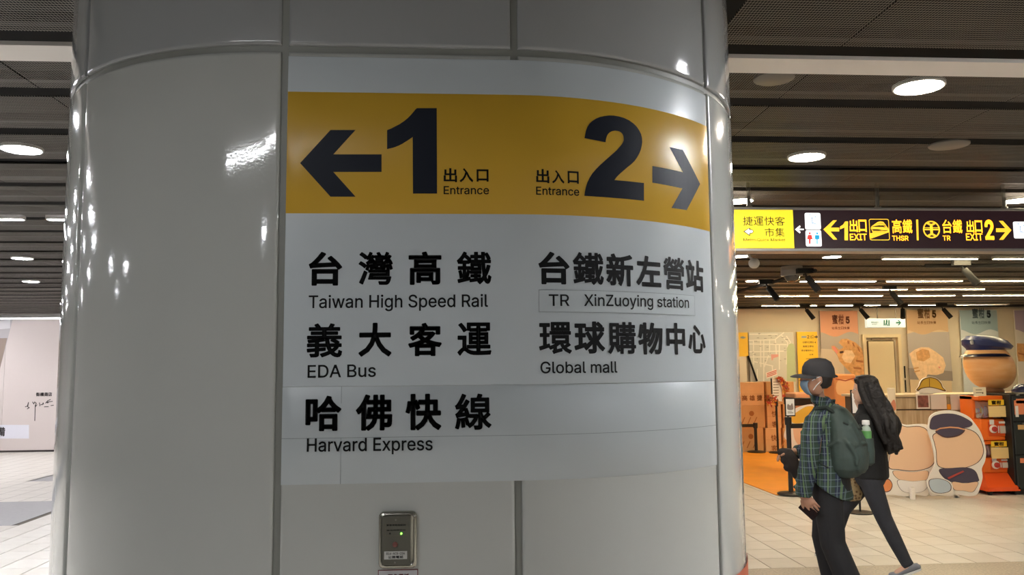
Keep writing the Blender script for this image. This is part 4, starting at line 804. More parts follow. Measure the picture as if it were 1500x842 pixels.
for pts in ([(120,195),(520,185),(600,120),(660,75)],[(190,190),(195,560)],[(300,190),(305,600)],[(440,180),(440,380),(360,600)],[(120,370),(700,360)],[(620,110),(720,230),(700,560)],[(200,520),(490,590)],[(530,190),(545,420)],[(130,250),(700,260)],[(130,450),(450,450)],[(250,640),(250,800)],[(700,130),(760,220),(740,300)],[(350,200),(350,820)],[(130,100),(560,100)],[(480,590),(500,830)],[(590,260),(590,640)]):
    rd.line([wp(C5, *p_) for p_ in pts], .011)
rd.build('map_roads', mat('map_road', 'e4dfd6', .5), fm, mp)
gr = Ink(); gr.poly([wp(C5, *p_) for p_ in [(705,830),(705,320),(730,260),(770,240),(810,250),(830,300),(845,830)]]); gr.build('map_park', mat('map_green', 'b1bd96', .5), f3(YM-.0225), mp)
rs = Ink(); rs.poly([wp(C5, *p_) for p_ in [(460,410),(575,410),(575,445),(495,470),(490,500),(470,500)]]); rs.build('map_station', mat('map_pink', 'd99a90', .5), f3(YM-.0225), mp)
sm = Ink()
for _ in range(26):
    a_, b_2 = random.uniform(135, 690), random.uniform(90, 560); p_ = wp(C5, a_, b_2); sm.rect(p_[0], p_[1], p_[0]+random.uniform(.02, .07), p_[1]+.012)
sm.build('map_small_print', mat('map_dark', '8f8b84', .5), f3(YM-.023), mp)
ym = Ink()
def fitbox(ink, C, s, a, b2, c_, d, bold, Y=YM, cj=True):
    (u0, v1), (u1, v0) = wp(C, a, b2, Y), wp(C, c_, d, Y)
    if cj:
        p_ = (u1-u0)/len(s)
        for i, x in enumerate(s): ink.fit(x, bold, u0+(i+.05)*p_, v0, u0+(i+.95)*p_, v1)
    else: ink.run(s, u0, u1, v0, v0, v1-v0, bold)
fitbox(ym, C5, '2', 1015, 115, 1055, 165, .02); fitbox(ym, C5, '出口', 1060, 115, 1120, 165, .01)
ym.poly([wp(C5, *p_) for p_ in [(1130,132),(1160,132),(1150,118),(1162,118),(1185,140),(1162,164),(1150,164),(1160,150),(1130,150)]])
for (s, a, b2, c_, d) in (('台鐵新左營站', 945, 208, 1120, 238), ('高鐵左營站', 950, 272, 1120, 300), ('環球購物中心', 925, 338, 1122, 364), ('公車', 1050, 402, 1115, 424), ('計程車排班處', 1000, 470, 1125, 486)):
    fitbox(ym, C5, s, a, b2, c_, d, .012)
ym.poly([wp(C5, *p_) for p_ in [(1130,225),(1150,240),(1150,212)]])
ym.build('lettering', mat('map_brown', '4a3c1c', .6), fm, mp)
gb_ = Ink(); gb_.poly([wp(C5, *p_) for p_ in [(930,125),(1010,125),(1010,160),(930,160)]]); gb_.poly([wp(C5, *p_) for p_ in [(-10,140),(30,130),(80,150),(40,170),(-10,160)]]); gb_.build('grey_badge', mat('map_badge', '9a9a8e', .5), fm, mp)
tag(MB().tube([ony(1096, 521, YM-.06), ony(1109, 558, YM-.06)], .02, 6).build('black_rod', M_BLK), 'thin black rod leaning in front of the street map', 'rod')

def poster(name, label, px0, py0, px1, py1, top, low, C, cutv, group='tall cat posters'):
    Y = YM; r_ = rect_at(Y, px0, py0, px1, py1)
    t = thing('poster', label, 'poster', ((r_[0]+r_[2])/2, Y, r_[1]), group)
    board('poster_sheet', Y, r_, mat(name+'_low', low, .55), t)
    k = Ink(); x0, z0, x1, z1 = r_; zc = cutv; n = 16
    k.poly([(x0+.01, z1-.01)]+[(x1-.01, z1-.01)]+[(x1-.01-(x1-x0-.02)*i/n, zc+.05*math.sin(2*PI*i/n*1.2)) for i in range(n+1)])
    k.build('header', mat(name+'_top', top, .55), f3(Y-.0215), t)
    return t, r_
def title(t, C, m, a0, Y=YM):
    k = Ink(); fitbox(k, C, '蜜柑', a0, 60, a0+105, 140, .03, Y); fitbox(k, C, '5', a0+112, 75, a0+152, 135, .04, Y)
    fitbox(k, C, '站長生日快樂', a0, 160, a0+150, 182, .02, Y)
    k.build('lettering', m, f3(Y-.0235), t)
CA = (1160, 450, 5.609); CB = (1280, 440, 5.264)
zc1 = wp(CA, 400, 222)[1]; zc2 = wp(CB, 400, 245)[1]
def shape(t, name, C, pts, m, off, Y=YM):
    k = Ink(); k.poly([wp(C, a_, b_2, Y) for a_, b_2 in pts]); return k.build(name, m, f3(Y-off), t)
M_GIN = mat('cat_ginger', 'cf9a63', .6, noise=.25, nscale=14); M_GIN2 = mat('cat_pale', 'e2bf98', .6, noise=.15, nscale=14); M_STR = mat('cat_stripe', 'a4683a', .6)
t, r_ = poster('peach', 'tall poster with peach header and ginger cat raising its paws', 1199.5, 455, 1263.5, 612, 'cb9070', 'a59a90', CA, zc1)
title(t, CA, mat('poster_brown', '7c3c1e', .6), 322)
shape(t, 'print_field', CA, [(235,340),(330,345),(420,470),(440,640),(235,640)], mat('poster_beige', 'c2b29f', .6), .0217)
shape(t, 'cat_print', CA, [(380,290),(400,262),(450,258),(520,290),(570,340),(585,400),(590,560),(500,560),(440,500),(385,440),(365,380),(325,345),(320,318),(345,315),(385,350),(420,330),(400,310)], M_GIN, .0222)
shape(t, 'cat_print_pale', CA, [(430,350),(490,355),(515,400),(480,460),(430,450),(405,410)], M_GIN2, .0225)
shape(t, 'cat_ear', CA, [(322,320),(350,325),(375,365),(365,385)], mat('cat_pink', 'd98478', .6), .0225)
shape(t, 'cat_eye', CA, [(390,362),(412,358),(425,368),(405,380),(388,378)], mat('cat_dark', '4a3020', .5), .0228)
for p_ in ([(450,275),(462,272),(470,300),(455,300)], [(490,290),(502,292),(515,325),(498,318)], [(530,320),(545,330),(560,372),(545,360)], [(500,490),(565,495),(570,512),(505,505)], [(520,430),(580,440),(582,455),(525,447)]): shape(t, 'cat_stripe', CA, p_, M_STR, .0228)
t, r_ = poster('beige', 'tall poster with beige header and a reclining ginger cat', 1326.5, 454, 1396.5, 612, 'c6a47e', 'cdb593', CB, zc2)
title(t, CB, mat('poster_brown2', '8a6238', .6), 328)
shape(t, 'print_field', CB, [(252,258),(300,245),(575,243),(605,620),(275,610)], mat('photo_grey', 'a9a09a', .6), .0212)
shape(t, 'print_field', CB, [(262,520),(600,545),(604,620),(275,608)], mat('photo_dark', '8b8078', .6), .0216)
shape(t, 'cat_print', CB, [(270,410),(310,380),(360,360),(420,362),(480,400),(530,440),(550,500),(530,560),(480,575),(410,570),(395,600),(345,612),(320,570),(295,500)], M_GIN2, .0222)
shape(t, 'cat_print', CB, [(320,400),(370,372),(420,385),(430,440),(380,470),(330,460)], M_GIN, .0225)
for p_ in ([(300,520),(340,512),(342,522),(302,530)], [(305,545),(350,535),(352,545),(308,555)], [(380,380),(390,378),(398,420),(388,420)], [(410,385),(420,388),(430,430),(420,428)]): shape(t, 'cat_stripe', CB, p_, mat('cat_stripe_pale', 'c28e5c', .6), .0228)
shape(t, 'cat_nose', CB, [(490,508),(512,512),(500,525)], mat('cat_pink', 'd98478', .6), .0228)
t, r_ = poster('blue', 'tall poster with grey blue header behind the navy peaked cap', 1404.5, 454, 1470, 612, '93a9b3', 'c5ccd0', CB, zc2)
title(t, CB, mat('poster_slate', '5c6f7a', .6), 748)
t, r_ = poster('lilac', 'tall poster with lilac header at the picture edge', 1484, 454, 1552, 612, 'a798ae', 'd6cfc6', CB, zc2)
shape(t, 'cat_print', CB, [(1098,330),(1200,335),(1200,470),(1110,470),(1098,410)], M_GIN, .0222)
shape(t, 'cat_stripe', CB, [(1105,400),(1200,420),(1200,435),(1112,415)], M_STR, .0226)

dr = rect_at(YM, 1272, 500, 1320, 700)
door = thing('door_1', 'cream steel door between the peach and beige posters', 'door', ((dr[0]+dr[2])/2, YM, 0)); del door['category']; door['kind'] = 'structure'
M_DOOR = mat('door_cream', 'd6c5a2', .45)
MB().bbox(dr[0], dr[2], YM, YM+.05, 0.01, dr[3], .004).build('door_leaf', M_DOOR, door)
d0, d1, dt = dr[0]-.06, dr[2]+.08, dr[3]+.08
MB().box(d0-.07, d0, YM-.03, YM+.05, 0, dt+.07).box(d1, d1+.07, YM-.03, YM+.05, 0, dt+.07).box(d0, d1, YM-.03, YM+.05, dt, dt+.07).build('door_frame', M_DOOR, door)
MB().box(dr[0]-.012, dr[0], YM-.002, YM+.05, 0, dr[3]).box(dr[2], dr[2]+.012, YM-.002, YM+.05, 0, dr[3]).box(dr[0], dr[2], YM-.002, YM+.05, dr[3], dr[3]+.02).build('door_gap', mat('gap_brown', '6b5738', .8), door)
MB().bbox(dr[0]+.05, dr[2]-.05, YM-.045, YM-.01, dr[3]+.03, dr[3]+.065, .004).build('door_closer', mat('closer_brown', '75624a', .5), door)
hh = rect_at(YM, 1322.5, 536, 1326, 574)
MB().bbox(hh[0], hh[2], YM-.06, YM-.03, hh[1], (hh[1]+hh[3])/2-.02, .004).bbox(hh[0], hh[2], YM-.06, YM-.03, (hh[1]+hh[3])/2+.02, hh[3], .004).build('pull_handle', M_BLK, door)
# emergency exit light box, hung in front of the door
YE = 16.2; r_ = rect_at(YE, 1269.5, 466.5, 1327, 479.5)
t = thing('exit_light_box', 'white and green emergency exit light box above the cream door', 'sign', ((r_[0]+r_[2])/2, YE, r_[1]))
MB().bbox(r_[0], r_[2], YE, YE+.09, r_[1], r_[3], .006).build('light_box', mat('lit_pale', '9aa3a5', .5, emit=.32, emit_col='eef6fb'), t)
for x in (r_[0]+.25, r_[2]-.18): MB().tube([(x, YE+.045, r_[3]), (x, YE+.045, CH+.1)], .012, 6).build('hanging_rod', mat('rod_brown', '5c5248', .5), t)
CE = (1260, 455, 8.02); k = Ink()
k.poly([wp(CE, *p_, YE) for p_ in [(420,132),(458,132),(440,115),(455,110),(482,142),(455,172),(440,170),(458,150),(420,150)]])
k.poly([wp(CE, *p_, YE) for p_ in [(275,110),(290,110),(290,165),(275,176)]]); k.poly([wp(CE, *p_, YE) for p_ in [(330,110),(346,110),(346,178),(330,176)]]); k.poly([wp(CE, *p_, YE) for p_ in [(303,106),(318,106),(322,130),(316,150),(326,175),(312,176),(306,158),(296,176),(288,172),(300,145)]])
fitbox(k, CE, '緊急出口', 130, 128, 212, 146, .02, YE); fitbox(k, CE, 'EXIT', 140, 152, 200, 166, .01, YE, False)
k.build('lettering', mat('exit_green', '07503a', .6, emit=.08, emit_col='1f9e7c'), f3(YE-.002), t)

# ------------------------------------------------------------------ counter with papers
YC = 10.9
r_ = rect_at(YC, 1268, 578.5, 1560, 719)
ct = thing('service_counter', 'long wood-grain service counter behind the cutout boards', 'counter', ((r_[0]+r_[2])/2, YC, 0))
M_WOOD = mat('counter_wood', 'bfa684', .5); 
_nt = M_WOOD.node_tree; _b = _nt.nodes['Principled BSDF']; _tc = _nt.nodes.new('ShaderNodeTexCoord'); _mp = _nt.nodes.new('ShaderNodeMapping'); _mp.inputs['Scale'].default_value = (3, 3, 45)
_mp.inputs['Rotation'].default_value = (0, PI/2, 0); _n = _nt.nodes.new('ShaderNodeTexNoise'); _n.inputs['Scale'].default_value = 1.2; _n.inputs['Detail'].default_value = 5
_r = _nt.nodes.new('ShaderNodeValToRGB'); _r.color_ramp.elements[0].color = lin('a98f6c'); _r.color_ramp.elements[1].color = lin('cbb595'); _r.color_ramp.elements[0].position = .3; _r.color_ramp.elements[1].position = .7
_mp.inputs['Scale'].default_value = (30, 30, 2)
_mp.inputs['Rotation'].default_value = (0, 0, 0)
_nt.links.new(_tc.outputs['Object'], _mp.inputs['Vector']); _nt.links.new(_mp.outputs['Vector'], _n.inputs['Vector']); _nt.links.new(_n.outputs['Fac'], _r.inputs['Fac']); _nt.links.new(_r.outputs['Color'], _b.inputs['Base Color'])
zt = r_[3]; zm = plane(YC)(1330, 600)[1]
MB().bbox(r_[0]-.03, r_[2], YC-.03, YC+.65, zt-.035, zt, .006).build('worktop', mat('counter_top', 'c9b08c', .35), ct)
x = r_[0]; 
while x < r_[2]-.2:
    MB().bbox(x+.004, min(x+.98, r_[2]), YC, YC+.02, .08, zm-.008, .003).build('front_panel', M_WOOD, ct); MB().bbox(x+.004, min(x+.98, r_[2]), YC, YC+.02, zm+.008, zt-.04, .003).build('front_panel', M_WOOD, ct); x += .985
MB().box(r_[0], r_[2], YC+.02, YC+.6, 0.0, zt-.036).build('carcass', mat('counter_dark', '5a4936', .7), ct)
YP = YC-.035
def sheet(label, name, px0, py0, px1, py1, m, cat='paper', group=None):
    r_ = rect_at(YP, px0, py0, px1, py1); o = MB().box(r_[0], r_[2], YP-.003, YP, r_[1], r_[3]).build(name, m); return tag(o, label, cat, group), r_
M_PAP = mat('paper_pinkish', 'dccdc2', .6)
sheet('white paper sheet hung on the counter beside the brown framed picture', 'paper_sheet', 1362.5, 577.5, 1387, 599, M_PAP); sheet('white paper sheet hung on the counter beside the orange capsule machine', 'paper_sheet', 1391.5, 577.5, 1418.5, 600, M_PAP)
o, r_ = sheet('small brown framed picture hung on the counter', 'framed_picture', 1341.5, 577, 1362.5, 598.5, mat('picture_frame', 'e6d8cc', .5), 'picture')
k = Ink(); k.rect(r_[0]+.02, r_[1]+.02, r_[2]-.02, r_[3]-.02); k.build('print', mat('picture_brown', '8a5245', .6, noise=.5, nscale=25), f3(YP-.004), o)
sheet('narrow orange tag on the counter between the two papers', 'tag', 1387, 592, 1393.5, 599.5, mat('tag_orange', 'e09a2c', .5), 'tag')
def cutout(label, Y, C, outline, blocks, name='display_board', cat='display board', group=None, thick=.02, foot=True):
    pts = [plane(Y)(C[0]+a_/C[2], C[1]+b_2/C[2]) for a_, b_2 in outline]
    zmin = min(p_[1] for p_ in pts); xm = sum(p_[0] for p_ in pts)/len(pts)
    t = thing(name, label, cat, (xm, Y, 0), group)
    MB().prism(pts, Y, Y+thick, lambda u, v, d: (u, d, v)).build('board', mat('board_white', 'f0e9e0', .5), t)
    for i, (nm, pl, m) in enumerate(blocks):
        k = Ink(); k.poly([plane(Y)(C[0]+a_/C[2], C[1]+b_2/C[2]) for a_, b_2 in pl]); k.build(nm, m, f3(Y-.0008*(i+1)), t)
    return t, pts
def smoothp(pts, n=4):                              # closed Catmull-Rom through the points
    o = []; L = len(pts)
    for i in range(L):
        a_, b_2, c_, d = [Vector(pts[(i+j) % L]) for j in (-1, 0, 1, 2)]
        for s in range(n):
            t = s/n; v = .5*((2*b_2)+(c_-a_)*t+(2*a_-5*b_2+4*c_-d)*t*t+(3*b_2-a_-3*c_+d)*t**3); o.append((v.x, v.y))
    return o
CC = (1290, 570, 4.952)
M_PE = mat('board_peach', 'efc7a4', .5); M_PE2 = mat('board_peach_dark', 'd89c78', .5); M_NV = mat('board_navy', '4b4457', .5); M_LN = mat('board_line', '5a3c3c', .5)
def grow(pts, k):
    cx = sum(p_[0] for p_ in pts)/len(pts); cy = sum(p_[1] for p_ in pts)/len(pts)
    return [(cx+(p_[0]-cx)*k, cy+(p_[1]-cy)*k) for p_ in pts]
capo = smoothp([(358,255),(375,205),(430,182),(510,178),(580,195),(650,235),(655,262),(600,280),(500,270),(400,290),(362,285)])
head = smoothp([(385,330),(480,300),(600,285),(690,320),(735,400),(740,470),(700,530),(620,565),(530,575),(450,568),(412,540),(405,450),(392,390)])
body = smoothp([(430,580),(520,572),(620,568),(680,590),(705,640),(700,668),(600,678),(500,668),(445,625)])
base_ = smoothp([(520,672),(610,682),(700,672),(690,715),(660,745),(600,735),(535,728)])
t, _ = cutout('big white edged display board, navy over peach, beside the orange capsule machine', 10.10, CC,
    smoothp([(350,240),(362,195),(410,165),(480,153),(560,162),(640,200),(690,255),(725,310),(752,385),(765,455),(758,520),(735,575),(740,640),(722,710),(700,762),(650,775),(590,768),(540,762),(500,775),(420,770),(360,765),(350,640),(395,540),(375,400),(345,300)]),
    [('outline', grow(head, 1.03), M_LN), ('print', head, M_PE), ('outline', grow(body, 1.03), M_LN), ('print', body, M_NV), ('outline', grow(base_, 1.04), M_LN), ('print', base_, M_PE), ('outline', grow(capo, 1.03), M_LN), ('print', capo, M_NV),
     ('outline', smoothp([(398,300),(500,276),(608,290),(570,335),(480,352),(420,330)]), M_LN), ('print', smoothp([(406,302),(500,284),(596,294),(562,328),(480,344),(426,324)]), M_NV), ('trim', [(396,292),(430,278),(500,270),(560,274),(606,288),(604,296),(560,284),(500,280),(430,288),(400,302)], M_PE2),
     ('sash', [(480,640),(595,588),(604,598),(492,652)], mat('board_red', 'a8443c', .5))], 'cutout_board')
MB().bbox(_[0][0]+.3, _[0][0]+.36, 10.12, 10.4, 0, .03, .004).bbox(_[0][0]+.3, _[0][0]+.34, 10.12, 10.15, 0, .5, .004).build('prop', mat('board_white', 'f0e9e0', .5), t)
h2 = smoothp([(60,560),(80,420),(90,320),(125,262),(190,275),(280,272),(335,300),(375,380),(392,460),(385,530),(340,570),(240,590),(130,580)])
b2_ = smoothp([(100,590),(230,600),(330,590),(345,620),(320,662),(230,668),(150,662),(100,625)])
d2_ = smoothp([(125,660),(230,668),(335,662),(335,710),(290,745),(200,750),(145,725)])
t, _ = cutout('peach display board with white base, partly hidden by the walking woman', 10.20, CC,
    smoothp([(30,700),(55,560),(70,420),(75,300),(110,240),(190,258),(280,252),(345,262),(378,330),(405,420),(412,520),(388,590),(352,650),(350,740),(330,775),(240,762),(180,778),(90,765),(10,765),(15,720)]),
    [('outline', grow(h2, 1.03), M_LN), ('print', h2, M_PE), ('outline', grow(b2_, 1.03), M_LN), ('print', b2_, M_PE), ('outline', grow(d2_, 1.03), M_LN), ('print', d2_, mat('board_diaper', 'efeae6', .5)),
     ('outline', smoothp([(30,660),(60,650),(85,690),(70,735),(30,745),(0,720)]), M_LN), ('print', smoothp([(32,666),(58,656),(80,690),(66,730),(32,740),(5,718)]), mat('board_orange', 'e2905a', .5))], 'cutout_board')
MB().bbox(_[0][0]+.3, _[0][0]+.36, 10.22, 10.5, 0, .03, .004).bbox(_[0][0]+.3, _[0][0]+.34, 10.22, 10.25, 0, .5, .004).build('prop', mat('board_white', 'f0e9e0', .5), t)
fs_ = smoothp([(350,665),(375,650),(430,648),(490,670),(512,705),(500,740),(440,755),(385,745),(355,710)])
t, _ = cutout('small pale blue oval board standing before the two big cutout boards', 10.0, CC, grow(fs_, 1.14)+[], [('outline', grow(fs_, 1.02), M_LN), ('print', grow(fs_, .95), mat('board_blue', 'bcc9d3', .5))], 'cutout_board')
MB().bbox(_[0][0]-.2, _[0][0]-.15, 10.02, 10.07, 0, .15, .004).build('prop', mat('board_white', 'f0e9e0', .5), t)
# hat shaped board on the counter
YH = YC+.1
CH_ = (1300, 550, 9.358)
t, _ = cutout('yellow hat shaped board standing on the counter before the beige poster', YH, CH_, smoothp([(400,190),(430,150),(450,80),(500,35),(580,15),(660,30),(730,80),(765,150),(805,200),(795,225),(740,232),(600,245),(450,236),(405,215)]),
    [('outline', smoothp([(395,190),(430,145),(470,65),(530,30),(600,20),(680,45),(735,100),(760,160),(800,200),(785,218),(700,190),(580,165),(470,180),(420,212)]), mat('hat_line', '6b4a22', .5)),
     ('print', smoothp([(412,192),(440,150),(480,75),(535,42),(600,34),(670,56),(722,106),(745,160),(780,198),(700,178),(580,152),(465,168)]), mat('hat_yellow', 'd3ab3a', .5)), ('seam', [(568,40),(576,40),(580,155),(572,155)], mat('hat_line', '6b4a22', .5))], 'hat_board')
for o in t.children: pass
bz_ = r_; MB().bbox(_[0][0]+.05, _[0][0]+.25, YH+.02, YH+.12, zt, zt+.02, .003).build('foot', mat('board_white', 'f0e9e0', .5), t)
# little standing card at the counter's end
YK = YC-.06; r_ = rect_at(YK, 1300, 568, 1313.5, 605)
t = tag(MB().bbox(r_[0], r_[2], YK, YK+.02, r_[1], r_[3], .006).build('counter_card', mat('card_cream', 'f2e2c8', .5)), 'cream upright card fixed to the counter beside the woman hair', 'card')
k = Ink(); k.poly(smoothp([(r_[0]+.01, r_[1]+.03), (r_[0]+.04, r_[3]-.2), (r_[2]-.02, r_[3]-.16), (r_[2]-.01, r_[1]+.05)])); k.build('print', mat('card_pink', 'd98f70', .5), f3(YK-.001), t)

# ------------------------------------------------------------------ double capsule machine
M_OR = mat('machine_orange', 'f0701c', .35, coat=.3); M_OR2 = mat('machine_orange_deep', 'd9541a', .35); M_CLEAR = mat('clear_plastic', 'e8e6e2', .08, trans=.85)
YG = 10.38; q = plane(YG)
xl, xr = q(1438, 650)[0], q(1475, 650)[0]; z0, z1 = .06, q(1440, 580)[1]; zmid = (z0+z1)/2+.02
cm = thing('capsule_machine', 'orange double capsule vending machine between the navy board and dark lockers', 'vending machine', ((xl+xr)/2, YG, 0))
def unit(zb, zt_):
    h = zt_-zb
    MB().bbox(xl, xr, YG, YG+.42, zb, zb+h*.48, .012).build('cabinet', M_OR, cm)                       # lower body
    mb = MB().bbox(xl, xr, YG+.14, YG+.42, zb+h*.48, zt_, .01).bbox(xl, xr, YG, YG+.42, zt_-h*.10, zt_, .01); mb.build('hood', M_OR, cm)
    mb = MB(); n = 10; rings = []
    for k in range(n+1):
        a = PI*k/n; rings.append([(x, YG+.10-.13*math.sin(a), zb+h*.69+h*.20*math.cos(a)) for x in (xl+.01, xr+.02)])
    vs = [p for r in rings for p in r]; mb.add(vs, [(2*k, 2*k+1, 2*k+3, 2*k+2) for k in range(n)]+[tuple(2*k for k in range(n+1)), tuple(2*k+1 for k in range(n, -1, -1))])
    w_ = mb.build('window', M_CLEAR, cm, True)
    cz = zb+h*.69
    pn = MB().box(xl+.09, xr-.02, YG-.05, YG-.045, cz-.09, cz+.05).build('card', mat('card_gold', 'e8c98a', .5), cm)
    k2 = Ink(); 
    for i in range(4): k2.rect(xl+.11, cz+.025-i*.022, xl+.22, cz+.033-i*.022)
    k2.oval(xr-.07, cz+.02, .008, .018, 8); k2.oval(xr-.045, cz+.02, .008, .018, 8); k2.build('card_print', mat('print_brown', '5c4526', .6), f3(YG-.0465), pn)
    tp = MB().box(xl+.10, xr-.03, YG-.04, YG-.035, cz+.06, cz+.13).build('card', mat('card_yellow', 'f2c42c', .5), cm)
    k2 = Ink(); k2.cjk('蜜柑', xl+.14, xl+.27, cz+.07, cz+.12, .05); k2.build('card_print', mat('print_brown', '5c4526', .6), f3(YG-.0415), tp)
    random.seed(int(zb*100))
    cols = ['e8d9d2', 'c7a6cf', 'f0c050', 'd9d9e2', 'b8c4cc']
    for i in range(9):
        MB().ell((xl+.06+(i % 5)*.065, YG+.09+.03*(i//5), zb+h*.55+.06*(i//5)+random.uniform(0, .01)), .032, .032, .032, 10).build('capsule', mat('capsule_'+cols[i % 5], cols[i % 5], .25), cm, True)
    pl = MB().bbox(xl+.10, xr-.02, YG-.012, YG, zb+h*.10, zb+h*.42, .003).build('coin_plate', M_OR2, cm)
    MB().loft([[(xl+.16+r*math.cos(2*PI*j/16), YG-.012-y, zb+h*.26+r*math.sin(2*PI*j/16)) for j in range(16)] for r, y in ((.052, 0), (.052, .015), (.035, .022))]).build('dial_ring', mat('dial_white', 'e8e4de', .4), cm)
    MB().loft([[(xl+.16+r*math.cos(2*PI*j/16), YG-.034-y, zb+h*.26+r*math.sin(2*PI*j/16)) for j in range(16)] for r, y in ((.034, 0), (.034, .02), (.02, .026))]).build('dial', mat('dial_red', 'b8342a', .35), cm)
    MB().bbox(xl+.115, xl+.175, YG-.02, YG-.012, zb+h*.36, zb+h*.47, .003).build('price_tag', mat('tag_pale', 'dcd8d8', .5), cm)
    MB().bbox(xl+.25, xl+.33, YG-.02, YG-.012, zb+h*.16, zb+h*.33, .003).build('coin_slot', mat('coin_grey', 'cfc4ba', .4), cm)
    MB().bbox(xl+.225, xl+.24, YG-.018, YG-.012, zb+h*.17, zb+h*.33, .002).build('slot_strip', mat('tag_pale', 'dcd8d8', .5), cm)
    MB().bbox(xl+.24, xl+.335, YG-.018, YG-.012, zb+h*.38, zb+h*.43, .002).build('slot_strip', mat('tag_pale', 'dcd8d8', .5), cm)
unit(zmid, z1); unit(z0+.20, zmid-.01)
mb = MB(); mb.add([(xl,YG,z0+.2),(xr,YG,z0+.2),(xr+.03,YG-.16,z0+.04),(xl-.06,YG-.16,z0+.04),(xl,YG+.42,z0+.2),(xr,YG+.42,z0+.2),(xr+.03,YG+.44,z0+.04),(xl-.06,YG+.44,z0+.04),
    (xr+.03,YG-.16,z0-.01),(xl-.06,YG-.16,z0-.01),(xr+.03,YG+.44,z0-.01),(xl-.06,YG+.44,z0-.01)],
    [(0,1,2,3),(4,7,6,5),(0,3,7,4),(1,5,6,2),(0,4,5,1),(3,2,8,9),(2,6,10,8),(6,7,11,10),(7,3,9,11),(8,10,11,9)]); mb.build('base_tray', mat('machine_red_orange', 'ee5a22', .3, coat=.3), cm)
for x, y in ((xl, YG-.1), (xr, YG-.1), (xl, YG+.38), (xr, YG+.38)): MB().tube([(x-.02, y, .03), (x+.02, y, .03)], .03, 12).build('caster', M_BLK, cm)
r_ = rect_at(YG, 1427, 567, 1446.5, 580); kc = tag(MB().bbox(r_[0], r_[2], YG+.02, YG+.03, z1+.001, r_[3], .002).build('price_card', mat('card_cream2', 'e9dcc0', .5)), 'small cream card standing on top of the orange capsule machine', 'card')
k = Ink(); 
for i in range(2): k.rect(r_[0]+.03, r_[3]-.04-.035*i, r_[2]-.06, r_[3]-.032-.035*i)
k.oval(r_[2]-.05, z1+.04, .01, .01); k.build('print', mat('print_brown', '5c4526', .6), f3(YG+.018), kc)

# ------------------------------------------------------------------ dark lockers at the picture edge
YL = 10.22; q = plane(YL); x0 = q(1485, 650)[0]; zt2 = q(1490, 577)[1]
lk = thing('locker', 'black locker cabinet with orange labels at the picture edge', 'locker', (x0, YL, 0))
M_LK = mat('locker_black', '23292a', .35); M_LB = mat('label_orange', 'd9825a', .5)
MB().bbox(x0, x0+1.1, YL+.02, YL+.6, .0, zt2, .006).build('body', mat('locker_body', '171413', .5), lk)
zz = [.06, .50, .92, zt2-.02]
for c in range(2):
    for i in range(3):
        dd = MB().bbox(x0+.02+c*.54, x0+.54+c*.54, YL, YL+.02, zz[i]+.008, zz[i+1]-.008, .004).build('locker_door', M_LK, lk)
        xx = x0+.02+c*.54
        MB().box(xx+.05, xx+.45, YL-.003, YL, zz[i+1]-.10, zz[i+1]-.04).build('door_label', M_LB if i != 1 else mat('label_tan2', 'c9a26a', .5), dd)
        if i == 2: MB().box(xx+.02, xx+.4, YL-.003, YL, zz[i]+.09, zz[i]+.27).build('door_label', M_LB, dd); MB().lathe([(0, 0), (.022, 0), (.022, .02), (0, .02)], (xx+.07, YL-.01, zz[i]+.33), 12).build('lock', M_STEEL, dd)
        if i == 1: MB().bbox(xx+.1, xx+.5, YL-.02, YL, zz[i+1]-.035, zz[i+1]-.015, .003).build('door_handle', M_STEEL, dd); MB().box(xx+.03, xx+.06, YL-.003, YL, zz[i+1]-.12+.15, zz[i+1]-.1+.13) if 0 else None
MB().box(x0+.05, x0+.09, YL-.004, YL, .98, 1.12).build('door_label', mat('tag_pale', 'dcd8d8', .5), lk)
# dark recess panel between machine and locker
tag(MB().bbox(xr+.036, x0-.005, YG+.28, YG+.40, .0, z1+.0, .004).build('filler_panel', mat('locker_body', '171413', .5)), 'narrow black panel between the orange machine and the lockers', 'panel')

# ------------------------------------------------------------------ plain peach display form with a navy peaked cap
YHd = 10.98; q = plane(YHd); sc = YHd/F*1.03
c = ony(1449, 537, YHd); zdisp = zt
hf = thing('cap_display', 'rounded peach display form wearing a navy peaked cap on the counter', 'display', (c.x, YHd, zdisp))
mb = MB(); rings = []
for k in range(1, 14):
    th = PI*k/14; z = -math.cos(th); r = math.sin(th)**.75
    lean = -.05*z
    rings.append([(c.x+lean+(.335*r*math.cos(2*PI*j/28))*(1.0 if math.cos(2*PI*j/28) > 0 else .98), YHd+.28*r*math.sin(2*PI*j/28), c.z+z*.315) for j in range(28)])
mb.loft(rings)
M_FORM, nt, b = node_mat('form_peach'); b.inputs['Roughness'].default_value = .35
tc = nt.nodes.new('ShaderNodeTexCoord'); mp_ = nt.nodes.new('ShaderNodeMapping'); mp_.inputs['Scale'].default_value = (1.2, 1, 5); n = nt.nodes.new('ShaderNodeTexNoise'); n.inputs['Scale'].default_value = 2.2; n.inputs['Detail'].default_value = 3
r = nt.nodes.new('ShaderNodeValToRGB'); r.color_ramp.elements[0].color = lin('e8a767'); r.color_ramp.elements[1].color = lin('f0bd86'); r.color_ramp.elements[0].position = .35; r.color_ramp.elements[1].position = .65
nt.links.new(tc.outputs['Object'], mp_.inputs['Vector']); nt.links.new(mp_.outputs['Vector'], n.inputs['Vector']); nt.links.new(n.outputs['Fac'], r.inputs['Fac']); nt.links.new(r.outputs['Color'], b.inputs['Base Color'])
mb.build('head_form', M_FORM, hf, True)
MB().lathe([(.16, c.z-.36-zdisp+.0), (.17, c.z-.33-zdisp), (.12, c.z-.27-zdisp)], (c.x, YHd, zdisp), 24).build('stand', mat('stand_dark', '6e4a30', .5), hf)
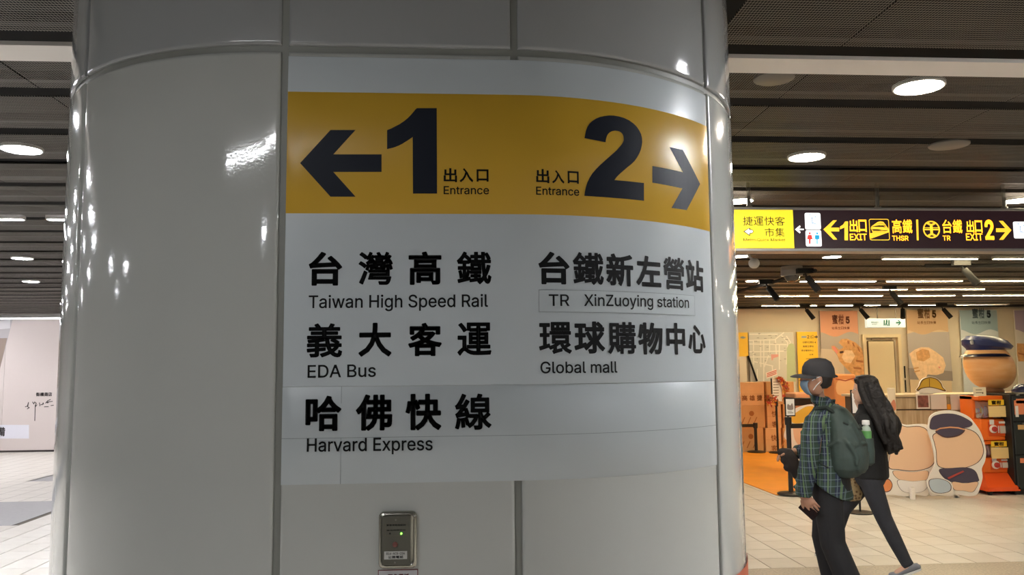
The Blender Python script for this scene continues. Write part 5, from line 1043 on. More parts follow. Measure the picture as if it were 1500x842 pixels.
M_CAPN = mat('cap_navy', '1f2b5e', .4, coat=.2)
T = Matrix.Rotation(math.radians(-13), 3, 'Y').inverted()
def capring(cx, cz, rx, ry, tilt=0, n=28):
    return [(c.x+.035+cx+rx*math.cos(2*PI*j/n), YHd+ry*math.sin(2*PI*j/n), c.z+cz+rx*math.cos(2*PI*j/n)*tilt) for j in range(n)]
mb = MB(); mb.loft([capring(-.07, .185, .235, .20, .02), capring(-.075, .245, .245, .215, -.02), capring(-.06, .27, .31, .27, -.12), capring(-.045, .32, .33, .28, -.16), capring(-.05, .385, .27, .23, -.16), capring(-.06, .42, .14, .12, -.1), capring(-.06, .425, .01, .01, -.1)])
mb.build('cap_crown', M_CAPN, hf, True)
mb = MB(); mb.loft([capring(-.072, .20, .242, .207, .01), capring(-.074, .222, .246, .211, .0)], False); mb.build('cap_band', mat('cap_gold', 'cba05a', .35, .3), hf, True)
mb = MB(); rg = []
for rr_, dz in ((.22, .19), (.27, .175), (.33, .145), (.335, .135), (.22, .17)):
    rg.append([(c.x-.04+rr_*math.cos(PI+a)*1.0, YHd+rr_*.95*math.sin(PI+a), c.z+dz) for a in [(-.5+i/12)*PI*.95+.6 for i in range(13)]])
vs = [p for g_2 in rg for p in g_2]; mb.add(vs, [(k*13+j, k*13+j+1, (k+1)*13+j+1, (k+1)*13+j) for k in range(4) for j in range(12)]); mb.build('cap_visor', mat('visor_dark', '1a1d33', .25, coat=.4), hf, True)
bd = MB().ell((c.x-.31, YHd-.13, c.z+.335), .03, .015, .035, 10).build('cap_badge', mat('badge_silver', 'cfd2d0', .3, .5), hf, True)
# small blue dome on the counter at the edge
v = ony(1496, 574, 11.1); tag(MB().lathe([(.12, 0), (.125, .03), (.10, .08), (.06, .11), (0, .12)], (v.x, 11.1, zt+.001), 20).build('dome_ornament', mat('dome_navy', '2c3560', .2, coat=.5), None, True), 'small navy dome shaped object on the counter at the picture edge', 'ornament')

# ------------------------------------------------------------------ orange mat, barriers, signs, boxes
mt = tag(MB().bbox(4.14, 5.5, 10.6, 15.9, .0005, .010, .002).build('floor_mat', mat('mat_orange', 'f39a2b', .45, noise=.08, nscale=3)), 'large orange mat on the floor before the cardboard boxes', 'mat')
tag(MB().bbox(5.5, 8.6, 11.8, 15.9, .0005, .010, .002).build('floor_mat', mat('mat_orange', 'f39a2b', .45)), 'orange mat hidden behind the two walking people', 'mat')
M_POST = mat('post_black', '1c1712', .4)
def post(name, label, px, pyb, zt_, Y=None, group=None, rad=.03):
    v = onz(px, pyb, 0); t = thing(name, label, 'barrier post', (v.x, v.y, .0), group)
    MB().lathe([(0, .0), (.17, .0), (.175, .012), (.15, .025), (.05, .035), (0, .036)], (v.x, v.y, .0102), 28).build('base', M_POST, t, True)
    MB().lathe([(0, .03), (rad, .03), (rad, zt_-.1), (rad+.012, zt_-.1), (rad+.014, zt_), (0, zt_+.005)], (v.x, v.y, .01), 16).build('pole', M_POST, t, True)
    return t, v
t, v = post('barrier_post', 'short black belt post by the cardboard boxes nearest the column', 1108, 663, .56)
MB().box(v.x-2.2, v.x-.02, v.y-.004, v.y+.004, .49, .55).build('belt', M_POST, t)
t, v = post('barrier_post', 'tall black belt post with small framed sign standing before the man', 1159, 725, .985)
MB().box(v.x+.02, v.x+1.25, v.y-.004, v.y+.004, .85, .91).build('belt', M_POST, t)
MB().tube([(v.x, v.y, .98), (v.x, v.y, 1.06)], .012, 8).build('sign_stem', M_POST, t)
q = plane(v.y); (u0, v1_), (u1, v0_) = q(1149, 583), q(1165, 609.5)
fr_ = MB().bbox(u0, u1, v.y-.012, v.y+.008, v0_, v1_, .004).build('sign_frame', M_POST, t)
k = Ink(); k.rect(u0+.012, v0_+.015, u1-.012, v1_-.012); k.build('sign_paper', mat('paper_white', 'e6e4e0', .5), f3(v.y-.0125), fr_)
k = Ink(); k.poly(smoothp([(u0+.03, v0_+.09), (u0+.035, v0_+.16), (u0+.07, v0_+.14), (u1-.04, v0_+.17), (u1-.03, v0_+.09)])); k.rect(u0+.03, v0_+.04, u1-.03, v0_+.05); k.rect(u0+.03, v0_+.06, u1-.05, v0_+.066); k.build('sign_print', mat('print_muted', '8d7f78', .5), f3(v.y-.013), fr_)
t, v = post('notice_stand', 'black notice stand with white poster and red leaf garland by the boxes', 1140, 664, .98, rad=.02); t['category'] = 'sign stand'
q = plane(v.y); pts = [q(1129, 554), q(1143, 568), q(1144.5, 588), q(1133, 586), q(1130, 577)]
pts = [q(1129, 555), q(1138, 553), q(1144.5, 566), q(1145, 588), q(1134, 586), q(1130, 576)]
MB().prism(pts, v.y-.02, v.y-.005, lambda a, b_, d: (a, d, b_)).build('poster', mat('paper_white', 'e6e4e0', .5), t)
MB().prism([q(1128.5, 554), q(1130, 554), q(1131, 577), q(1129.5, 577)], v.y-.03, v.y, lambda a, b_, d: (a, d, b_)).build('poster_frame', M_POST, t)
kk = Ink(); 
for i in range(6): a_ = q(1132, 560+i*4); kk.rect(a_[0], a_[1], a_[0]+.11, a_[1]+.015)
kk.build('poster_print', mat('print_muted', '8d7f78', .5), f3(v.y-.0205), t)
random.seed(3); lf = MB()
for i in range(150):
    s = random.random(); px = 1139+11*math.sin(s*PI*.9)+random.gauss(0, 2.0) if s < .75 else 1128+random.gauss(0, 3.2); py = 552+38*s+random.gauss(0, 1) if s < .75 else 586+random.gauss(0, 4)
    a_ = q(px, py); r_l = .04; th = random.random()*6; yy = v.y-.05-random.random()*.05
    d1 = Vector((math.cos(th), random.uniform(-.4, .4), math.sin(th)))*r_l; d2 = Vector((-math.sin(th), random.uniform(-.4, .4), math.cos(th)))*r_l*.5; c_ = Vector((a_[0], yy, a_[1]))
    lf.mi(random.choice((0, 0, 1, 2))).add([c_-d1, c_+d2, c_+d1, c_-d2], [(0, 1, 2, 3)])
g1 = lf.build('leaf_garland', [mat('leaf_red', 'b0381c', .5), mat('leaf_brown', '7a3a1a', .5), mat('leaf_gold', 'c7862a', .5)], t); g1['kind'] = 'stuff'
rp = MB().prism([q(1122.5, 546), q(1138, 540), q(1139.5, 549), q(1124, 554.5)], v.y+.03, v.y+.035, lambda a, b_, d: (a, d, b_)).build('striped_flyer', mat('flyer_pale', 'eeded4', .5)); tag(rp, 'red and white striped flyer above the notice stand', 'flyer')
kk = Ink()
for i in range(3): a_, b_ = q(1124.5, 547.3+2.3*i), q(1138, 542.3+2.3*i); kk.line([a_, b_], .008)
kk.build('stripes', mat('flyer_red', 'cf5a48', .5), f3(v.y+.028), rp)
# cardboard box wall
YX = 16.0; q = plane(YX); M_CB = mat('cardboard', 'e0ac7a', .75, noise=.08, nscale=4); M_CB2 = mat('cardboard_dark', 'd29d68', .75, noise=.08, nscale=4); M_CP = mat('carton_print', 'a5622c', .7); M_TAPE = mat('carton_tape', 'e3ae78', .4)
def carton(px0, py0, px1, py1, label, m, text=None, d=.5, yo=0):
    r_ = rect_at(YX+yo, px0, py0, px1, py1); z0_ = r_[1] if py1 < 660 else .0
    t = thing('cardboard_box', label, 'box', ((r_[0]+r_[2])/2, YX+yo, z0_), 'large cardboard boxes')
    MB().bbox(r_[0]+.012, r_[2]-.012, YX+yo, YX+yo+d, z0_+.002, r_[3]-.002, .008).build('carton', m, t)
    xm = (r_[0]+r_[2])/2
    MB().box(r_[0]+.01, r_[2]-.01, YX+yo-.003, YX+yo, (z0_+r_[3])/2-.004, (z0_+r_[3])/2+.004).build('flap_seam', M_CB2, t)
    k = Ink()
    if text:
        n = len(text); h = .10
        for i, c_ in enumerate(text): k.fit(c_, .02, r_[0]+.08+i*.15, r_[3]-.36, r_[0]+.19+i*.15, r_[3]-.25) if n > 2 else k.fit(c_, .02, xm-.05, r_[3]-.25-i*.2, xm+.07, r_[3]-.13-i*.2)
    else:
        k.oval(xm, (z0_+r_[3])/2+.06, .05, .05); 
        for i in range(3): k.line([(xm-.2+i*.12, z0_+.08), (xm-.14+i*.12, z0_+.2)], .008)
    k.build('print', M_CP, f3(YX+yo-.004), t)
carton(1080, 560, 1121, 594, 'upper cardboard box with a line of printed characters beside the column', M_CB, '高雄捷運')
carton(1080, 594, 1122, 626, 'middle cardboard box in the stack beside the column', M_CB2)
carton(1080, 626, 1120, 662.5, 'bottom cardboard box behind the short belt post', M_CB2)
carton(1121, 559, 1165, 592, 'upper cardboard box behind the leaf garland', M_CB2, None, .5, .03)
carton(1122, 592, 1146, 627, 'middle cardboard box behind the notice stand pole', M_CB, '快客', .5, .02)
carton(1120, 627, 1146, 662.5, 'bottom cardboard box behind the notice stand base', M_CB, '快客', .5, .01)
carton(1146, 592, 1172, 627, 'middle cardboard box behind the small framed sign', M_CB2, None, .5, .04)
carton(1146, 627, 1172, 662.5, 'bottom cardboard box behind the tall belt post', M_CB2, None, .5, .04)
# peach board behind the tall belt post
CD = (1080, 540, 6.014)
t, _ = cutout('white edged yellow and peach board behind the tall belt post', 12.6, CD, smoothp([(430,420),(500,360),(600,320),(700,330),(740,500),(730,690),(640,700),(560,690),(450,700),(455,650),(415,600),(430,520)]),
    [('print', smoothp([(470,430),(540,370),(620,330),(690,345),(715,440),(600,470),(500,480)]), mat('hat_yellow2', 'e8b845', .5)), ('print', smoothp([(500,490),(600,480),(715,460),(720,600),(700,670),(600,680),(540,670),(500,600)]), M_PE)], 'cutout_board')
MB().bbox(_[0][0]+.15, _[0][0]+.22, 12.62, 12.9, 0, .03, .004).bbox(_[0][0]+.15, _[0][0]+.20, 12.62, 12.66, 0, .9, .004).build('prop', mat('board_white', 'f0e9e0', .5), t)
# orange carton and things behind the man's shoulder
r_ = rect_at(12.2, 1222, 548, 1256, 600); t = thing('display_carton', 'orange display carton seen between the man and the woman', 'box', ((r_[0]+r_[2])/2, 12.2, r_[1]))
MB().bbox(r_[0], r_[2], 12.2, 12.6, 0, r_[3], .02).build('carton', mat('carton_orange', 'd98a4e', .6), t)
k = Ink(); k.poly(smoothp([(r_[0]+.04, r_[3]-.3), (r_[0]+.05, r_[3]-.1), (r_[2]-.05, r_[3]-.1), (r_[2]-.05, r_[3]-.3)])); k.build('print', mat('carton_pale', 'eab27c', .6), f3(12.198), t)
k = Ink(); k.line([(r_[0]+.02, r_[3]-.07), ((r_[0]+r_[2])/2, r_[3]-.1), (r_[2]-.02, r_[3]-.06)], .008); k.build('print_line', mat('carton_red', 'a8452a', .6), f3(12.196), t)
r_ = rect_at(9.2, 1246, 571, 1262, 606); t = thing('framed_notice', 'white framed notice on a stand behind the woman face', 'sign', ((r_[0]+r_[2])/2, 9.2, 0))
MB().bbox(r_[0], r_[2], 9.2, 9.22, r_[1], r_[3], .004).build('frame', M_POST, t); k = Ink(); k.rect(r_[0]+.012, r_[1]+.01, r_[2]-.004, r_[3]-.01); k.build('sheet', mat('sheet_bright', 'f4f1ee', .5), f3(9.199), t)
xm = (r_[0]+r_[2])/2; MB().tube([(xm, 9.23, 0), (xm, 9.23, r_[3]-.05)], .012, 8).build('pole', M_POST, t); MB().lathe([(0, 0), (.15, 0), (.15, .012), (0, .02)], (xm, 9.23, 0), 20).build('base', M_POST, t)
r_ = rect_at(12.9, 1164, 566, 1184, 600); t = thing('display_carton', 'low peach display carton seen before the man mask', 'box', ((r_[0]+r_[2])/2, 12.9, r_[1]))
MB().bbox(r_[0], r_[2]+.15, 12.9, 13.3, 0, r_[3]-.1, .02).build('carton', mat('carton_peach', 'd99a6e', .6), t)
MB().bbox(r_[0]-.02, r_[2]+.17, 12.88, 13.32, r_[3]-.30, r_[3]-.18, .01).build('strap', M_POST, t)

# ------------------------------------------------------------------ pale hoarding on the far side of the column
YO = YLW-.06; q = plane(YO); xa, za = q(-160, 460); xb = XS-.2
ho = thing('hoarding', 'pale pink printed hoarding covering the far wall on the side away from the shop', 'hoarding', (-7, YO, 0))
xx = xa; 
while xx < xb: MB().bbox(xx+.002, min(xx+2.4, xb)-.002, YO-.04, YO, .04, 2.83, .002).build('hoarding_panel', mat('hoard_pink', 'cfc4c0', .5), ho); xx += 2.4
MB().box(xa, xb, YO-.045, YO, 0, .04).build('skirting', mat('skirt_dark', '3a3230', .6), ho)
CO = (0, 440, 3.66); fo = lambda d: f3(YO-.04-d)
k = Ink(); k.poly([q(CO[0]+a/CO[2], CO[1]+b_/CO[2]) for a, b_ in [(-500,85),(78,85),(5,370),(-60,620),(-500,620)]]); k.build('print', mat('hoard_grey', 'b3aeb0', .5), fo(.002), ho)
k = Ink(); k.poly([q(CO[0]+a/CO[2], CO[1]+b_/CO[2]) for a, b_ in [(-500,210),(45,202),(5,370),(-20,480),(-500,480)]]); k.build('print', mat('hoard_brown', '8d7c70', .5), fo(.003), ho)
k = Ink(); k.poly([q(CO[0]+a/CO[2], CO[1]+b_/CO[2]) for a, b_ in [(-500,120),(20,110),(60,100),(60,150),(-500,200)]]); k.build('print', mat('hoard_light', 'd2d0d2', .5), fo(.0035), ho)
k = Ink(); k.poly([q(a, b_) for a, b_ in [(-300,622),(44,622),(44,642),(-300,642)]]); k.build('title_band', mat('hoard_white', 'dadae2', .5), fo(.004), ho)
k = Ink(); (u0, z1_), (u1, z0_) = q(-105, 626.5), q(7.3, 638.5); k.cjk('高雄捷運施設整備', u0, u1+.02, z0_, z1_, .03)
(u0, z1_), (u1, z0_) = q(54.5, 574.5), q(77.5, 580); k.cjk('街機商店', u0, u1, z0_, z1_, .03); k.build('lettering', mat('hoard_ink', '3c3634', .6), fo(.0045), ho)
CS = (0, 560, 8.42); k = Ink()
def st_(pts, w_): k.line([q(CS[0]+a/CS[2], CS[1]+b_/CS[2]) for a, b_ in pts], w_)
for pts in ([(325,300),(350,290),(365,245),(355,300),(375,310),(350,325)],[(415,240),(430,265),(440,240),(460,255),(445,290),(470,275)],[(460,290),(447,300),(442,470)],[(500,250),(505,290)],[(515,275),(550,265),(545,250),(535,275)],[(575,255),(600,225),(635,210)],[(590,240),(640,235),(660,232)],[(560,300),(610,298)],[(640,285),(672,280)],[(590,250),(612,240),(600,255)]): st_(pts, .008)
k.build('signature', mat('hoard_ink', '3c3634', .6), fo(.0046), ho)
t = thing('cove_lamp', 'thin white cove lamp along the top of the pale hoarding', 'ceiling light', (-9, YO-.3, 2.8)); MB().box(xa, xb, YO-.35, YO-.30, 2.79, 2.82).build('diffuser', mat('cove_glow', 'ffffff', .5, emit=6, emit_col='f8f8ff'), t); MB().box(xa, xb, YO-.36, YO-.28, 2.82, 2.85).build('housing', M_RIM, t)

# ------------------------------------------------------------------ people
def frame(px, Y, ang):
    """local (forward, left, z) -> world, for a person standing at pixel column px, distance Y"""
    o = ony(px, 700, Y); fw = Vector((-math.cos(ang), math.sin(ang), 0)); lf_ = Vector((-fw.y, fw.x, 0))
    def L(f, l, z): return Vector((o.x, o.y, 0))+fw*f+lf_*l+Vector((0, 0, z))
    return L, fw, lf_
M_SKIN = mat('skin', 'a87e66', .5); M_SKINW = mat('skin_light', 'd0a68c', .5)
M_HAIRM = mat('hair_dark', '1c1512', .6); M_TRS = mat('trousers_black', '15161a', .8, bump=.3, bscale=30)
# plaid
M_PL, nt, b = node_mat('plaid_shirt'); b.inputs['Roughness'].default_value = .85
tc = nt.nodes.new('ShaderNodeTexCoord'); sp = nt.nodes.new('ShaderNodeSeparateXYZ'); nt.links.new(tc.outputs['Object'], sp.inputs[0])
u_ = mth('ADD', mth('MULTIPLY', sp.outputs['X'], 1.0), mth('MULTIPLY', sp.outputs['Y'], -.9)); z_ = sp.outputs['Z']
def band(v, per, lo): return mth('GREATER_THAN', mth('SINE', mth('MULTIPLY', v, 2*PI/per)), lo)
def mixc(f, a, c_):
    n = nt.nodes.new('ShaderNodeMix'); n.data_type = 'RGBA'
    nt.links.new(f, n.inputs[0])
    for i, x in ((6, a), (7, c_)):
        if isinstance(x, tuple): n.inputs[i].default_value = x
        else: nt.links.new(x, n.inputs[i])
    return n.outputs[2]
base = mixc(band(u_, .085, .25), lin('1c2640'), lin('26392f')); base = mixc(mth('MULTIPLY', band(z_, .085, .3), .5), base, lin('2c4334'))
base = mixc(mth('MULTIPLY', band(u_, .0425, .90), .45), base, lin('76868f')); base = mixc(mth('MULTIPLY', band(z_, .0425, .90), .4), base, lin('76868f')); base = mixc(mth('MULTIPLY', band(mth('ADD', u_, .03), .085, .88), .55), base, lin('6f8a58'))
nt.links.new(base, b.inputs['Base Color'])

def person_body(L, dims, t, skinm):
    """one continuous nude-proportioned surface: head, neck, trunk, arms, legs"""
    mb = MB()
    for pts in dims['limbs']: mb.tube([L(*p[:3]) for p in pts], [p[3] for p in pts], 10)
    for c_, r_ in dims['balls']: mb.ell(L(*c_), *r_)
    return fuse(mb, 'body', skinm, t, .009, 4)
def ring(L, f, l, z, rf, rl, n=20, df=0): return [L(f+rf*math.cos(2*PI*j/n), l+rl*math.sin(2*PI*j/n), z+df*math.cos(2*PI*j/n)) for j in range(n)]
def head_mesh(L, fw, lf_, c, h, t, name, m):
    """c: local centre (f, l, z) of the head, h: chin-to-crown height; profile looks along forward"""
    mb = MB(); s = h/.235
    f0, l0, z0_ = c
    prof = [(-.115,.012,.030,.025),(-.105,.030,.048,.042),(-.085,.030,.066,.055),(-.055,.018,.082,.063),(-.02,.006,.092,.070),(.02,.0,.098,.075),(.06,-.005,.094,.073),(.09,-.01,.075,.060),(.11,-.012,.045,.038),(.118,-.012,.012,.01)]
    mb.loft([ring(L, f0+o*s, l0, z0_+z*s, rf*s, rl*s, 18) for z, o, rf, rl in prof])
    mb.loft([ring(L, f0+(.088+d)*s, l0, z0_+z*s, r_*s, r_*.8*s, 8) for z, d, r_ in ((.02, .0, .008), (-.005, .012, .011), (-.022, .022, .013), (-.034, .006, .012))])   # nose
    mb.ell(L(f0+.088*s, l0, z0_-.055*s), .016*s, .022*s, .007*s, 8); mb.ell(L(f0+.086*s, l0, z0_-.066*s), .015*s, .020*s, .008*s, 8)      # lips
    for e in (1, -1):
        mb.ell(L(f0-.005*s, l0+e*.074*s, z0_-.015*s), .018*s, .010*s, .032*s, 10)
        mb.ell(L(f0+.075*s, l0+e*.03*s, z0_+.018*s), .02*s, .022*s, .008*s, 8)
    o = fuse(mb, name, m, t, .006, 2)
    for e in (1, -1):
        MB().ell(L(f0+.084*s, l0+e*.031*s, z0_+.004*s), .011*s, .011*s, .008*s, 10).build('eye', mat('eye_white', 'd8d4cc', .2), t, True)
        MB().ell(L(f0+.091*s, l0+e*.031*s, z0_+.004*s), .006*s, .006*s, .006*s, 8).build('iris', mat('eye_dark', '1c120c', .2), t, True)
    return o
def hand(L, w, d_f, d_l, d_z, palm_n, curl, t, m, mirror=1, hl=.18):
    """palm and five separate bent fingers from the wrist w (local) along the direction, one remeshed surface"""
    W0 = L(*w); D = (L(w[0]+d_f, w[1]+d_l, w[2]+d_z)-W0).normalized(); N = (L(w[0]+palm_n[0], w[1]+palm_n[1], w[2]+palm_n[2])-W0); N = (N-D*N.dot(D)).normalized(); A = D.cross(N)*mirror
    mb = MB(); pl = hl*.5
    mb.loft([[W0+D*(pl*k)+A*(math.cos(2*PI*j/12)*wd)+N*(math.sin(2*PI*j/12)*th) for j in range(12)] for k, wd, th in ((-.25, .026, .020), (0, .028, .019), (.4, .038, .016), (.85, .041, .014), (1.02, .038, .011))])
    for i, (off, ln) in enumerate(((-.030, .9), (-.010, 1.0), (.011, .94), (.030, .74))):
        p = W0+D*pl*.93+A*off; dr = D.copy(); pts = [p-D*.02, p]; L_ = hl*.46*ln
        for sgm, frac in enumerate((.42, .32, .26)):
            dr = (dr+N*(curl*(.6+sgm*.35))).normalized(); p = p+dr*L_*frac; pts.append(p)
        mb.tube(pts, [.0088, .0088, .0082, .0076, .0062], 8)
    th0 = W0+D*pl*.25-A*.028; pts = [th0, th0-A*.018+D*.022+N*.006, th0-A*.028+D*.05+N*.014, th0-A*.026+D*.072+N*.022]
    mb.tube(pts, [.013, .011, .010, .007], 8)
    return fuse(mb, 'hand', m, t, .0035, 2)

# ---- man
L, fw, lf_ = frame(1216, 5.55, math.radians(42))
man = thing('person', 'person in dark cap, blue mask and plaid shirt with grey-green backpack, walking past the shop', 'person', tuple(L(0, 0, 0)))
dims = dict(limbs=[[(0,.18,1.31,.036),(.02,.235,1.08,.035),(.11,.215,.80,.027)], [(0,-.18,1.31,.036),(.10,-.22,1.09,.035),(.30,-.055,1.04,.027)],
                   [(0,.09,.88,.075),(-.03,.10,.48,.05),(-.20,.10,.09,.036)], [(0,-.09,.88,.075),(.09,-.10,.48,.05),(.0,-.10,.09,.036)],
                   [(-.20,.10,.07,.038),(-.07,.11,.035,.030)], [(.0,-.10,.07,.038),(.14,-.11,.035,.030)], [(.0,0,1.34,.050),(.045,0,1.40,.048),(.085,-.01,1.50,.05)],
                   [(0,.0,.85,.10),(0,0,1.1,.095),(0,0,1.28,.095)], [(0,-.15,1.30,.045),(0,.15,1.30,.045)]], balls=[])
person_body(L, dims, man, M_SKIN)
LB, fB, lB = L, fw, lf_
L, fw, lf_ = frame(1204, 5.49, math.radians(16))
head_mesh(L, fw, lf_, (0, 0, 1.573), .232, man, 'head', M_SKIN)
mb = MB(); mb.loft([ring(L, -.025, 0, z, a, b_, 18) for z, a, b_ in ((1.50, .035, .045), (1.52, .062, .062), (1.56, .073, .074), (1.60, .078, .077), (1.63, .076, .076))]); hr = mb.build('hair', M_HAIRM, man, True)
M_CAP = mat('cap_charcoal', '2e2f33', .8)
mb = MB(); mb.loft([ring(L, -.008, 0, z, a, b_, 24, df) for z, a, b_, df in ((1.582, .107, .086, .014), (1.60, .108, .088, .012), (1.64, .104, .086, .006), (1.678, .086, .072, 0), (1.70, .052, .045, 0), (1.706, .012, .01, 0))]); mb.build('cap', M_CAP, man, True)
mb = MB(); n = 12; rg = []
for k, (ext, dz) in enumerate(((0, 0), (.05, -.004), (.080, -.016), (.082, -.021), (.05, -.010), (0, -.006))):
    rg.append([L(-.008+(.103+ext*math.cos(a)**.6)*math.cos(a), (.083+ext*.12)*math.sin(a), 1.600+dz-.014*abs(math.sin(a))) for a in [(-.5+i/n)*PI*.86 for i in range(n+1)]])
vs = [p for g_2 in rg for p in g_2]; mb.add(vs, [(k*13+j, k*13+j+1, (k+1)*13+j+1, (k+1)*13+j) for k in range(5) for j in range(12)]); mb.build('cap_brim', M_CAP, man, True)
MB().tube([L(-.108, -.03, 1.585), L(-.125, 0, 1.580), L(-.108, .03, 1.585)], .008, 6).build('cap_strap', M_CAP, man, True)
M_MASK = mat('mask_blue', '6d8496', .8)
mb = MB(); rg = []
for z, e in ((1.562, .090), (1.548, .108), (1.525, .112), (1.500, .102), (1.475, .084), (1.462, .068)):
    rg.append([L(.004+e*math.cos(a)**.8, .066*math.sin(a)/math.sin(.95), z-.010*abs(math.sin(a))) for a in [(-.95+1.9*i/12) for i in range(13)]])
vs = [p for g_2 in rg for p in g_2]; mb.add(vs, [(k*13+j, k*13+j+1, (k+1)*13+j+1, (k+1)*13+j) for k in range(5) for j in range(12)])
o = mb.build('face_mask', M_MASK, man, True); md = o.modifiers.new('s', 'SOLIDIFY'); md.thickness = .003
for e in (1, -1):
    MB().tube([L(.045, e*.068, 1.553), L(.02, e*.077, 1.57), L(-.008, e*.081, 1.582)], .0028, 5).tube([L(.04, e*.067, 1.49), L(.02, e*.076, 1.52), L(-.008, e*.081, 1.55)], .0028, 5).build('mask_loop', mat('loop_white', 'd8dcde', .6), man)
L, fw, lf_ = LB, fB, lB
# shirt: trunk and sleeves in one surface, hem higher in front
mb = MB()
mb.loft([ring(L, f, 0, z, a, b_, 28, df) for z, f, a, b_, df in ((.84, -.01, .125, .198, .09), (.85, -.01, .127, .200, .085), (.92, -.005, .115, .188, .05), (1.05, .0, .10, .178, 0), (1.20, .0, .10, .185, 0), (1.29, .0, .098, .19, 0), (1.345, .005, .088, .16, 0), (1.385, .005, .068, .095, 0), (1.41, .02, .058, .066, 0))])
mb.tube([L(.0, .155, 1.315), L(.02, .20, 1.28), L(.04, .235, 1.18), L(.05, .243, 1.06), L(.08, .235, .93), L(.105, .22, .83), L(.112, .216, .795)], [.055, .070, .066, .061, .058, .055, .054], 14)
for i, z in enumerate((1.20, 1.13, 1.07, 1.01, .95, .885, .84)):       # folds of the sleeve
    f_ = .045 if z > 1.05 else .045+(1.05-z)*.3; mb.tube([L(f_-.055, .235, z+.012*(i % 2)), L(f_, .295-.02*(z < .95), z-.01), L(f_+.055, .24, z+.015)], .013, 6)
mb.tube([L(-.005, -.155, 1.315), L(.02, -.20, 1.27), L(.10, -.23, 1.10), L(.16, -.18, 1.06), L(.26, -.09, 1.045)], [.055, .070, .062, .058, .048], 14)
fuse(mb, 'plaid_shirt', M_PL, man, .007, 3)
mb = MB(); mb.loft([ring(L, f, 0, z, a, b_, 20, .012) for z, f, a, b_ in ((1.385, .02, .068, .080), (1.44, .045, .058, .064), (1.447, .045, .062, .068), (1.395, .02, .080, .094))], False); o = mb.build('collar', M_PL, man, True)
mb = MB()
mb.loft([ring(L, 0, 0, z, a, b_, 22) for z, a, b_ in ((.96, .115, .155), (.90, .125, .165), (.82, .13, .172), (.76, .11, .16))])
mb.tube([L(0, .085, .88), L(-.015, .095, .68), L(-.03, .10, .48), L(-.11, .10, .28), L(-.19, .10, .07)], [.095, .092, .082, .082, .086], 16)
mb.tube([L(0, -.085, .88), L(.06, -.095, .68), L(.09, -.10, .48), L(.05, -.10, .28), L(.0, -.10, .07)], [.095, .092, .082, .082, .086], 16)
fuse(mb, 'trousers', M_TRS, man, .009, 3)
M_SHOE = mat('shoe_black', '18171a', .5)
def shoe(L, a, l, z, t, m, ln=.27, pitch=0, sole='d8d8d4'):
    mb = MB(); rings = []; k = ln/.27
    def up_(s): return pitch*max(0, .17*k-s)
    for s, wd, h in ((-.03, .02, .035), (0, .034, .07), (.05, .04, .085), (.11, .043, .07), (.17, .048, .05), (.23, .046, .04), (.26, .03, .028), (.27, .008, .014)):
        s *= k; rings.append([L(a-.08*k+s, l+wd*k*math.cos(2*PI*j/14), z+up_(s)+max(0, h*k*(.5+.5*math.sin(2*PI*j/14)))+.012) for j in range(14)])
    o = mb.loft(rings).build('shoe', m, t, True)
    prof = [(-.035, .015), (0, .036), (.05, .042), (.11, .045), (.17, .05), (.23, .048), (.265, .03), (.275, .006)]
    pl = [(s*k, w_*k) for s, w_ in prof]+[(s*k, -w_*k) for s, w_ in reversed(prof)]
    mb = MB(); mb.loft([[L(a-.08*k+s, l+w_, z+up_(s)+h) for s, w_ in pl] for h in (0, .016)]); mb.build('sole', mat('sole_'+sole, sole, .6), o)
shoe(L, -.19, .10, 0, man, M_SHOE, pitch=.3, sole='2a2a2a'); shoe(L, .0, -.10, 0, man, M_SHOE, sole='2a2a2a')
hand(L, (.112, .215, .795), -.62, -.1, -.8, (.25, -1, .1), .35, man, M_SKIN, 1, .155)
hand(L, (.285, -.075, 1.042), 1, .7, -.12, (-.2, .2, -1), 1.1, man, M_SKIN, -1, .15)
ph0, ph1 = L(.125, .165, .745), L(.015, .165, .655)
d1 = (ph1-ph0).normalized(); d2 = d1.cross(lf_).normalized(); C_ = ony(1184, 748, 5.455)
mb = MB(); mb.loft([[C_+d1*a*.060+d2*c_*.030+lf_*s for a, c_ in ((-1, -.9), (-.93, -1), (.93, -1), (1, -.9), (1, .9), (.93, 1), (-.93, 1), (-1, .9))] for s in (-.005, .005)])
ph = tag(mb.build('mobile_phone', mat('phone_black', '101114', .15)), 'black mobile phone held low in the hand of the person in plaid', 'phone')
mb = MB(); mb.loft([ring(L, f, l, z, a, b_, 12) for f, l, z, a, b_ in ((.30, -.03, 1.075, .03, .03), (.29, -.03, 1.03, .055, .05), (.26, -.03, .96, .055, .05), (.22, -.03, .88, .045, .04), (.20, -.03, .83, .02, .02))])
for i in range(3): mb.ell(L(.32-.02*i, -.025, 1.045-.05*i), .05, .04, .035, 10)
o = fuse(mb, 'folded_jacket', mat('jacket_dark', '2a2422', .9, bump=.5, bscale=20), None, .008, 3); tag(o, 'dark folded garment carried in front by the person in plaid', 'clothing')
M_BP = mat('backpack_green', '3a4a46', .65, noise=.25, nscale=7, bump=.8, bscale=14)
_L0 = L
L = (lambda f, l, z: _L0(f+.085, l, z+.02))
bp = thing('backpack', 'dark grey-green backpack on the back of the person in plaid', 'backpack', tuple(L(-.2, -.02, .85)))
mb = MB()
mb.loft([ring(L, f, .01, z, a, b_, 24) for z, f, a, b_ in ((.885, -.205, .03, .06), (.90, -.205, .075, .11), (.95, -.205, .105, .150), (1.03, -.205, .118, .165), (1.13, -.20, .115, .160), (1.22, -.19, .10, .145), (1.30, -.17, .078, .125), (1.345, -.155, .055, .095), (1.365, -.145, .02, .05))])
